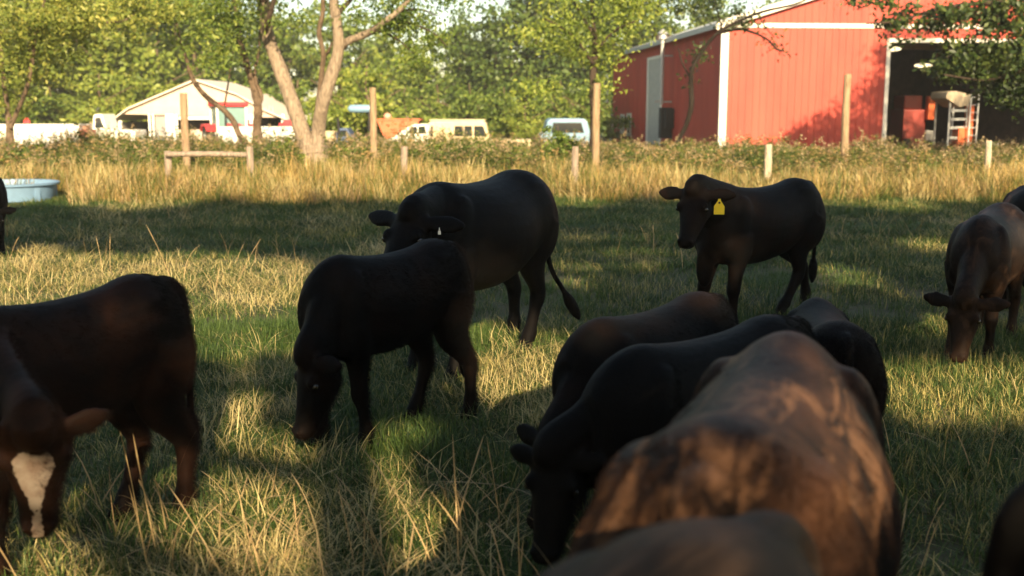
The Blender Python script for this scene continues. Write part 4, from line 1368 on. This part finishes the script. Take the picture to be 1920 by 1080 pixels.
def vehicle(name, label, cat, px0, px1, top, Y, prof, width, mat, windows, rz=0, wheels=(.18, .80), wr=.36, cab_glass=M_GLASS, roof_mat=None, flip=False):
    """prof and windows in fractions of length and height, seen from the side"""
    a = P(px0, top, Y); c = P(px1, top, Y)
    L = c.x - a.x; Hh = a.z - YZ
    o = empty(name, ((a.x + c.x) / 2, Y, YZ), R(rz))
    tag(o, label, cat)
    def T(p): return ((p[0] - .5) * L, p[1] * Hh)
    bm = bmesh.new(); prism(bm, [T(p) for p in prof], -width / 2, width / 2)
    body = bmobj('body', bm, mat, o, bevel=.06, seg=3)
    for w in windows:
        bm = bmesh.new()
        prism(bm, [T(p) for p in w], -width / 2 - .012, width / 2 + .012)
        bmobj('window', bm, cab_glass, o)
    for x in wheels:
        for y in (-1, 1):
            wheel(o, (x - .5) * L, y * (width / 2 - .10), wr, .22)
    return o, L, Hh
VAN = [(0, .18), (0, .55), (.03, .90), (.08, .99), (.88, 1.0), (.93, .95), (.985, .55), (1, .5), (1, .18)]
o, L, Hh = vehicle('old_van', 'old cream van with side windows parked in the weeds', 'van', 800, 920, 226, 56, VAN, 1.9, M_CREAM,
        [[(.45, .58), (.45, .86), (.58, .86), (.58, .58)], [(.60, .58), (.60, .86), (.72, .86), (.72, .58)], [(.75, .58), (.75, .86), (.89, .86), (.94, .58)], [(.06, .60), (.09, .86), (.12, .86), (.12, .60)]], 0)
bm = bmesh.new(); box(bm, -L * .44, L * .42, -.8, .8, Hh, Hh + .06); bmobj('roof_rail', bm, M_CREAM, o, bevel=.03)
PICK = [(0, .20), (0, .55), (.02, .60), (.42, .62), (.46, .92), (.50, .99), (.72, 1.0), (.78, .95), (.86, .62), (.98, .56), (1, .48), (1, .20)]
vehicle('blue_pickup', 'pale blue pickup parked facing away near the barn', 'pickup', 1012, 1110, 222, 57, [(p[0], p[1]) for p in [(0, .2), (0, .58), (.06, .62), (.12, .93), (.18, 1.0), (.80, 1.0), (.86, .93), (.92, .62), (1, .58), (1, .2)]], 4.2, M_BLUEP,
        [[(.19, .64), (.23, .90), (.75, .90), (.80, .64)]], 0, (.14, .86), .38)
vehicle('white_car', 'cream white car with a long sloping hood left of the old van', 'car', 716, 806, 232, 55, [(0, .2), (0, .45), (.25, .62), (.5, .85), (.68, .98), (.95, 1.0), (1, .9), (1, .2)], 1.7, M_WHITE,
        [[(.55, .74), (.66, .92), (.76, .93), (.76, .72)], [(.79, .72), (.79, .93), (.93, .94), (.95, .72)]], 0, (.2, .85), .33)
vehicle('white_truck', 'white pickup truck parked at the left corner of the pale shed', 'pickup', 183, 262, 214, 60, [(.0, .18), (.0, .62), (.05, .97), (.09, 1.0), (.26, 1.0), (.33, .66), (.34, .62), (1, .60), (1, .18)], 1.9, M_WHITE,
        [[(.07, .66), (.10, .92), (.22, .92), (.28, .66)]], 0, (.2, .82), .36)
vehicle('blue_car', 'small dark blue car right of the forked tree, behind the black pole', 'car', 622, 672, 240, 58, [(0, .22), (0, .60), (.2, .70), (.36, 1.0), (.66, 1.0), (.84, .68), (1, .60), (1, .22)], 1.6, M_NAVY,
        [[(.30, .72), (.40, .93), (.63, .93), (.76, .72)]], 0, (.2, .8), .3)
def orange_wagon():
    Y = 60
    a = P(706, 224, Y); c = P(786, 224, Y)
    L = c.x - a.x; H = a.z - YZ
    o = empty('orange_wagon', ((a.x + c.x) / 2, Y, YZ))
    tag(o, 'orange grain wagon behind the cream white car, beside the tall post', 'wagon')
    bm = bmesh.new(); prism(bm, [(-L / 2, H * .98), (L / 2, H * .96), (L / 2 - .4, H * .45), (-L / 2 + .4, H * .45)], 0, 2.0)
    bmobj('hopper', bm, M_ORANGE, o, bevel=.04)
    bm = bmesh.new(); box(bm, -L / 2 - .05, L / 2 + .05, -.05, 2.05, H * .97, H * 1.02); bmobj('rim_rail', bm, M_ORANGE, o)
    bm = bmesh.new(); box(bm, -L / 2 + .2, L / 2 - .2, .4, 1.6, .45, H * .46); bmobj('chassis', bm, M_BLACK, o)
    for x in (-L * .3, L * .3):
        for y in (.15, 1.85): wheel(o, x, y, .4, .25)
    q = P(724, 214, Y)
    bm = bmesh.new(); ellipsoid(bm, Vector((q.x - o.location.x, .6, H + .17)), (.22, .22, .19)); bmobj('filler_cap', bm, simple('cap_pink', (.55, .30, .22), .5, .1), o, True)
orange_wagon()
# pale blue oval tank on a post, dark pole, red implement
Y = 52
a = P(676, 204, Y)
o = empty('blue_tank', (a.x, Y, YZ)); tag(o, 'pale blue oblong tank raised on a dark stand behind the tall tan post', 'tank')
bm = bmesh.new(); tube(bm, [(-.62, 0, a.z - YZ, .03), (-.56, 0, a.z - YZ, .12), (-.4, 0, a.z - YZ, .19), (.4, 0, a.z - YZ, .19), (.56, 0, a.z - YZ, .12), (.62, 0, a.z - YZ, .03)], 2, 18, hint=(0, 1, 0))
bmobj('vessel', bm, M_BLUEP, o, True)
bm = bmesh.new(); box(bm, .36, .44, -.05, .05, 0, a.z - YZ - .1); box(bm, .52, .58, -.05, .05, 0, a.z - YZ - .1); bmobj('stand', bm, M_BLACK, o)
a = P(634, 222, 53)
bm = bmesh.new(); cyl(bm, (0, 0, 0), (0, 0, 1), .07, .06, a.z - YZ, 12); ellipsoid(bm, Vector((0, 0, a.z - YZ)), (.06, .06, .03)); box(bm, -.09, .09, -.09, .09, .02, .25)
o = bmobj('pole', bm, M_BLACK, None, True); o.location = (a.x, 53, YZ); tag(o, 'thin black pole right of the forked tree', 'pole')
a = P(522, 224, 57); c = P(552, 240, 57)
o = empty('red_implement', (a.x, 57, YZ)); tag(o, 'red farm implement standing behind the right end of the white wagon', 'farm implement')
h = a.z - YZ; w = c.x - a.x
bm = bmesh.new(); prism(bm, [(0, h * .6), (w, h * .6), (w, h), (w * .35, h), (w * .2, h * .9), (0, h * .9)], 0, .9); bmobj('housing', bm, M_RED2, o, bevel=.05)
bm = bmesh.new(); box(bm, -w * 2.2, w * .1, .3, .42, h * .68, h * .76); bmobj('arm', bm, M_RED2, o)
bm = bmesh.new(); box(bm, .1, .2, .1, .8, 0, h * .6); box(bm, w - .2, w - .1, .1, .8, 0, h * .6); bmobj('leg', bm, M_BLACK, o)

# ------------------------------------------------------------------ grass and weeds (scattered)
HID = bpy.data.collections.new('plant_forms')
def grassmat(name, low, high, trans=.35, patch=.9, dry=None, dryamt=.0):
    """blade colour from a per-blade value and from patches over the field"""
    m, nt, b = mat_new(name)
    at = N(nt, 'ShaderNodeAttribute', attribute_name='rnd')
    geo = N(nt, 'ShaderNodeNewGeometry')
    f = noise(nt, geo.outputs['Position'], patch, 4, .6)
    ad = N(nt, 'ShaderNodeMath', operation='MULTIPLY_ADD'); nt.links.new(at.outputs['Fac'], ad.inputs[0]); ad.inputs[1].default_value = .5
    sb = N(nt, 'ShaderNodeMath', operation='MULTIPLY_ADD'); nt.links.new(f, sb.inputs[0]); sb.inputs[1].default_value = 1.0; sb.inputs[2].default_value = -.25
    nt.links.new(sb.outputs[0], ad.inputs[2])
    c = ramp(nt, ad.outputs[0], [(.15, low), (.75, high)])
    if dry is not None:
        f2 = noise(nt, geo.outputs['Position'], .55, 5, .65)
        a2 = N(nt, 'ShaderNodeMath', operation='MULTIPLY_ADD'); nt.links.new(at.outputs['Fac'], a2.inputs[0]); a2.inputs[1].default_value = .42; nt.links.new(f2, a2.inputs[2])
        c = mix(nt, ramp(nt, a2.outputs[0], [(.92 - dryamt * .5, (0, 0, 0)), (1.02 - dryamt * .5, (1, 1, 1))]), c, dry)
    nt.links.new(c, b.inputs['Base Color'])
    b.inputs['Roughness'].default_value = .5
    b.inputs['Specular IOR Level'].default_value = .25
    tr = N(nt, 'ShaderNodeBsdfTranslucent'); nt.links.new(c, tr.inputs[0])
    ms = N(nt, 'ShaderNodeMixShader'); ms.inputs[0].default_value = trans
    nt.links.new(b.outputs[0], ms.inputs[1]); nt.links.new(tr.outputs[0], ms.inputs[2]); nt.links.new(ms.outputs[0], nt.nodes['Material Output'].inputs[0])
    return m

def blades(name, n, h, w, spread, lean, mat, seed, flop=.5, seg=4, head=0.0):
    """a tuft: n curved tapering blades; head > 0 adds a seed head to some"""
    g_ = np.random.default_rng(seed)
    V = []; F = []; A = []
    for i in range(n):
        r = spread * math.sqrt(g_.uniform()); a = g_.uniform(0, 6.283)
        b0_ = np.array([r * math.cos(a), r * math.sin(a), -.01])
        hh = h * g_.uniform(.45, 1.15); ww = w * g_.uniform(.7, 1.3)
        d = g_.uniform(0, 6.283); dx = np.array([math.cos(d), math.sin(d), 0]); sd = np.array([-math.sin(d), math.cos(d), 0])
        ln = lean * g_.uniform(.1, 1.4); fl = flop * g_.uniform(0, 1.3)
        if g_.uniform() < .12: fl *= 2.2
        k0 = len(V); rv = g_.uniform()
        for j in range(seg + 1):
            t = j / seg
            p = b0_ + dx * hh * (ln * t + fl * t * t) + np.array([0, 0, hh * (t - .42 * fl * t ** 2.4)])
            q = ww * .5 * (1 - t ** 1.6) + .0004
            if head and j >= seg - 1: q = ww * head * (.5 if j == seg - 1 else .1)
            V.append(p - sd * q); V.append(p + sd * q); A += [rv, rv]
        for j in range(seg):
            F.append((k0 + 2 * j, k0 + 2 * j + 1, k0 + 2 * j + 3, k0 + 2 * j + 2))
    me = bpy.data.meshes.new(name)
    me.from_pydata([tuple(v) for v in V], [], F)
    at = me.attributes.new('rnd', 'FLOAT', 'POINT'); at.data.foreach_set('value', np.array(A, np.float32))
    me.materials.append(mat)
    me.polygons.foreach_set('use_smooth', np.ones(len(me.polygons), bool))
    return me

def weed(name, h, nstem, mat, mats2, seed, leaf=.07, headcol=None):
    """leafy upright weed: stems with many narrow leaves and a loose pale head"""
    g_ = np.random.default_rng(seed)
    V = []; F = []; A = []; MI = []
    def quad(p, d, L, w, mi, rv):
        d = d / np.linalg.norm(d)
        s = np.cross(d, g_.normal(size=3)); s /= np.linalg.norm(s) + 1e-9
        k = len(V)
        V.extend([p, p + d * L * .45 + s * w * .5, p + d * L, p + d * L * .45 - s * w * .5]); A.extend([rv] * 4)
        F.append((k, k + 1, k + 2, k + 3)); MI.append(mi)
    for i in range(nstem):
        a = g_.uniform(0, 6.283); r = .16 * math.sqrt(g_.uniform())
        b_ = np.array([r * math.cos(a), r * math.sin(a), -.02])
        hh = h * g_.uniform(.6, 1.1)
        dx = np.array([math.cos(a), math.sin(a), 0]) * g_.uniform(.0, .22)
        top = b_ + dx * hh + np.array([0, 0, hh])
        k = len(V); s = np.array([-math.sin(a), math.cos(a), 0]) * .005
        V.extend([b_ - s, b_ + s, top + s * .5, top - s * .5]); A.extend([.2] * 4); F.append((k, k + 1, k + 2, k + 3)); MI.append(0)
        for j in range(22):
            t = g_.uniform(.12, .97)
            dd = g_.normal(size=3); dd[2] = g_.uniform(-.3, .8)
            quad(b_ + (top - b_) * t, dd, leaf * g_.uniform(.6, 1.5) * (1.25 - .6 * t), leaf * .34, 0, g_.uniform())
        if headcol is not None and g_.uniform() < .5:
            for j in range(16):
                dd = g_.normal(size=3); dd[2] = abs(dd[2]) + .2
                quad(top + g_.normal(size=3) * np.array([.035, .035, .07]), dd, .05, .026, 1, g_.uniform())
    me = bpy.data.meshes.new(name)
    me.from_pydata([tuple(v) for v in V], [], F)
    at = me.attributes.new('rnd', 'FLOAT', 'POINT'); at.data.foreach_set('value', np.array(A, np.float32))
    me.materials.append(mat); me.materials.append(headcol if headcol is not None else mat)
    me.polygons.foreach_set('material_index', np.array(MI, np.int32))
    return me

def scatter(name, meshes, pts, scl, rot=None, kind='stuff', label=None):
    """one object: tufts instanced on points"""
    c = bpy.data.collections.new(name + '_forms')
    for i, me in enumerate(meshes):
        o = bpy.data.objects.new('%s_form' % name, me); c.objects.link(o)
    n = len(pts)
    me = bpy.data.meshes.new(name)
    me.vertices.add(n); me.vertices.foreach_set('co', np.asarray(pts, np.float32).ravel())
    at = me.attributes.new('scl', 'FLOAT_VECTOR', 'POINT'); at.data.foreach_set('vector', np.asarray(scl, np.float32).ravel())
    r = np.zeros((n, 3), np.float32); r[:, 2] = nr.uniform(0, 6.283, n)
    r[:, :2] = nr.normal(size=(n, 2)) * .10
    at = me.attributes.new('rot', 'FLOAT_VECTOR', 'POINT'); at.data.foreach_set('vector', r.ravel())
    at = me.attributes.new('idx', 'INT', 'POINT'); at.data.foreach_set('value', nr.integers(0, len(meshes), n).astype(np.int32))
    o = bpy.data.objects.new(name, me); COL.objects.link(o)
    tag(o, label, None, None, kind)
    ng = bpy.data.node_groups.new(name, 'GeometryNodeTree')
    ng.interface.new_socket('Geometry', in_out='INPUT', socket_type='NodeSocketGeometry')
    ng.interface.new_socket('Geometry', in_out='OUTPUT', socket_type='NodeSocketGeometry')
    gi = ng.nodes.new('NodeGroupInput'); go_ = ng.nodes.new('NodeGroupOutput')
    ip = ng.nodes.new('GeometryNodeInstanceOnPoints'); ci = ng.nodes.new('GeometryNodeCollectionInfo')
    ci.inputs['Collection'].default_value = c
    ci.inputs['Separate Children'].default_value = True
    ci.inputs['Reset Children'].default_value = True
    ip.inputs['Pick Instance'].default_value = True
    def named(nm, t):
        q = ng.nodes.new('GeometryNodeInputNamedAttribute'); q.data_type = t; q.inputs['Name'].default_value = nm
        return q.outputs['Attribute']
    L = ng.links
    L.new(gi.outputs[0], ip.inputs['Points']); L.new(ci.outputs[0], ip.inputs['Instance'])
    L.new(named('idx', 'INT'), ip.inputs['Instance Index'])
    L.new(named('scl', 'FLOAT_VECTOR'), ip.inputs['Scale'])
    e2r = ng.nodes.new('FunctionNodeEulerToRotation'); L.new(named('rot', 'FLOAT_VECTOR'), e2r.inputs[0]); L.new(e2r.outputs[0], ip.inputs['Rotation'])
    L.new(ip.outputs[0], go_.inputs[0])
    md = o.modifiers.new('scatter', 'NODES'); md.node_group = ng
    return o

def wedge(n, d0, d1, half=.62, pw=1.0):
    """points over the strip of land in view between two distances, with a margin at both sides"""
    d = d0 + (d1 - d0) * nr.uniform(0, 1, n) ** pw
    keep = nr.uniform(0, 1, n) < d / d1
    d = d[keep]
    x = nr.uniform(-1, 1, len(d)) * (half * d + 1.5)
    return np.stack([x, d, np.array([gz(q) for q in d])], 1)

def pnoise(x, y, s, seed):
    """cheap smooth noise 0..1"""
    g_ = np.random.default_rng(seed)
    v = np.zeros_like(x)
    for k in range(6):
        a = g_.uniform(0, 6.283); f = s * (1 + k * .6); ph = g_.uniform(0, 6.283)
        v += np.sin((x * math.cos(a) + y * math.sin(a)) * f + ph + 1.3 * np.sin((y * math.cos(a * 2) + x) * f * .5 + ph)) / (1 + k * .35)
    return np.clip(.5 + v / 5.0, 0, 1)

GM_GREEN = grassmat('grass_green', (.023, .055, .012), (.094, .145, .034), .35, .8, (.44, .36, .13), .20)
GM_DRY = grassmat('grass_dry', (.33, .26, .105), (.62, .51, .24), .35, 1.2)
GM_GOLD = grassmat('grass_gold', (.30, .20, .06), (.64, .44, .16), .40, .5, (.11, .14, .03), .45)
GM_WEED = grassmat('weed_green', (.040, .065, .014), (.16, .20, .04), .40, .6, (.40, .26, .11), .30)
GM_HEAD = grassmat('weed_head', (.20, .14, .07), (.48, .36, .21), .3, 2.0)
GM_STALK = grassmat('stalk_straw', (.26, .17, .075), (.52, .37, .18), .25, 3.0)

def sc3(n, lo, hi, wide=1.0):
    s = nr.uniform(lo, hi, n)
    return np.stack([s * wide, s * wide, s * nr.uniform(.75, 1.2, n)], 1)

# short pasture grass
p = np.concatenate([wedge(13000, .7, 8.5), wedge(19000, 8.0, 25)])
h = .75 + .6 * pnoise(p[:, 0], p[:, 1], 1.1, 3)
s = sc3(len(p), .85, 1.25); s[:, 2] *= h; s[:, :2] *= np.clip(p[:, 1] / 9, 1, 1.8)[:, None]
scatter('pasture_grass', [blades('tuft', 46, .105, .0046, .17, .35, GM_GREEN, 20 + i, .75) for i in range(6)], p, s)
# matted dry grass, in patches, thickened where sunlit to deepen the gold
p = np.concatenate([wedge(9000, .7, 8.5), wedge(12000, 8.0, 22)])
w = pnoise(p[:, 0], p[:, 1], .9, 5) + .25 * pnoise(p[:, 0], p[:, 1], 3.1, 6)
q = np.exp(-((p[:, 1] - 10.4) / 2.5) ** 2) * (p[:, 0] < -1.2) * .95 + np.exp(-((p[:, 1] - 2.9) / .8) ** 2) * (p[:, 0] < .3) * .32 + np.exp(-((p[:, 1] - 7.2) / 1.2) ** 2 - ((p[:, 0] - .1) / .9) ** 2) * .3 + (np.exp(-((p[:, 1] - 6.5) / .6) ** 2) * (p[:, 0] > 2)) * .55
keep = w + q - .12 * (p[:, 0] > .8) > 1.0 + .12 * nr.normal(size=len(p))
p = p[keep]
s = sc3(len(p), .8, 1.3); s[:, :2] *= np.clip(p[:, 1] / 9, 1, 1.6)[:, None]
scatter('dry_grass', [blades('dry_tuft', 22, .145, .0048, .15, .6, GM_DRY, 40 + i, .9) for i in range(5)], p, s)
# single tall stalks, bent over, with seed heads
p = wedge(1500, 2.0, 17)
w = pnoise(p[:, 0], p[:, 1], .8, 9)
q = np.exp(-((p[:, 1] - 11.5) / 2.2) ** 2) * (p[:, 0] < -1) * .5 + (p[:, 1] < 4.0) * (p[:, 0] < .5) * .42
p = p[w + q > .70]
ok = (p[:, 1] > 2.3) & ~((np.abs(p[:, 0] - .7) < .8) & (p[:, 1] < 3.2))
p = p[ok]
ex = np.stack([nr.uniform(-1.75, .42, 95), nr.uniform(2.75, 4.5, 95), np.zeros(95)], 1)
p = np.concatenate([p, ex[(np.hypot(ex[:, 0] + 1.55, ex[:, 1] - 3.4) > .35)]])
scatter('tall_stalks', [blades('stalk', 3, .40, .0052, .14, .45, GM_STALK, 60 + i, .55, 6, 1.1) for i in range(7)], p, sc3(len(p), .7, 1.3))
# golden tall grass along the fence
p = wedge(10500, 17.5, 27)
ed = 19.6 + .7 * (pnoise(p[:, 0], p[:, 1] * 0, .7, 12) - .5) * 2 + 1.6 * (p[:, 0] < -8.0)
keep = (p[:, 1] > ed) & (nr.uniform(0, 1, len(p)) < np.clip((p[:, 1] - ed) / 1.5, .25, 1))
p = p[keep]
s = sc3(len(p), .7, 1.25, 1.2); s[:, 2] *= np.interp(p[:, 1], [19, 21.5, 24, 27], [.46, .72, .66, .45]) * (.45 + .65 * pnoise(p[:, 0], p[:, 1], .5, 13) + .55 * pnoise(p[:, 0], p[:, 1], 2.3, 14))
scatter('tall_grass', [blades('gold_tuft', 30, .60 + .06 * (i % 3), .0085, .20, .14, (GM_GOLD, GM_STALK, GM_GOLD, GM_WEED, GM_GOLD, GM_DRY, GM_WEED)[i], 80 + i, .28, 4, .9) for i in range(7)], p, s)
# leafy weeds beyond the fence
p = wedge(15000, 23.5, 44)
w = pnoise(p[:, 0], p[:, 1], .6, 15)
p = p[(w > .30) & (nr.uniform(0, 1, len(p)) < np.clip((p[:, 1] - 23) / 2, .25, 1))]
s = sc3(len(p), .7, 1.2, 1.1)
s[:, 2] *= (.55 + .85 * pnoise(p[:, 0], p[:, 1], .9, 17)) * np.where(p[:, 0] / p[:, 1] > .07, .66, .84) * np.interp(p[:, 1], [23, 27, 33, 44], [.7, .98, .9, .8])
tx = np.abs(p[:, 0] - P(594, 300, 30.0).x * p[:, 1] / 30.0)
s[:, 2] *= np.where((tx < .55) & (p[:, 1] < 30.2), .38, 1.0)      # thin growth before the forked trunk
scatter('tall_weeds', [weed('weed', 1.05, 7, GM_WEED, None, 100 + i, .10, GM_HEAD if i % 3 == 0 else None) for i in range(6)], p, s)

p = wedge(9000, 44, 64, .62)
scatter('yard_weeds', [weed('yard_weed', .7, 8, GM_WEED, None, 120 + i, .12, GM_HEAD if i % 2 else None) for i in range(3)], p[(p[:, 0] < 9.5) | (p[:, 1] < 45.5)], sc3(len(p), .5, 1.0, 1.4)[:len(p[(p[:, 0] < 9.5) | (p[:, 1] < 45.5)])])
# ------------------------------------------------------------------ warm evening air
def haze():
    bm = bmesh.new()
    box(bm, -110, 110, -40, 150, -1.75, 24)
    m = bpy.data.materials.new('haze_air'); m.use_nodes = True
    nt = m.node_tree; nt.nodes.clear()
    pv = nt.nodes.new('ShaderNodeVolumePrincipled')
    pv.inputs['Color'].default_value = (.96, .92, .84, 1)
    pv.inputs['Density'].default_value = 0.0008
    pv.inputs['Anisotropy'].default_value = 0.2
    out = nt.nodes.new('ShaderNodeOutputMaterial')
    nt.links.new(pv.outputs[0], out.inputs['Volume'])
    o = bmobj('haze', bm, m)
    tag(o, kind='stuff')
haze()
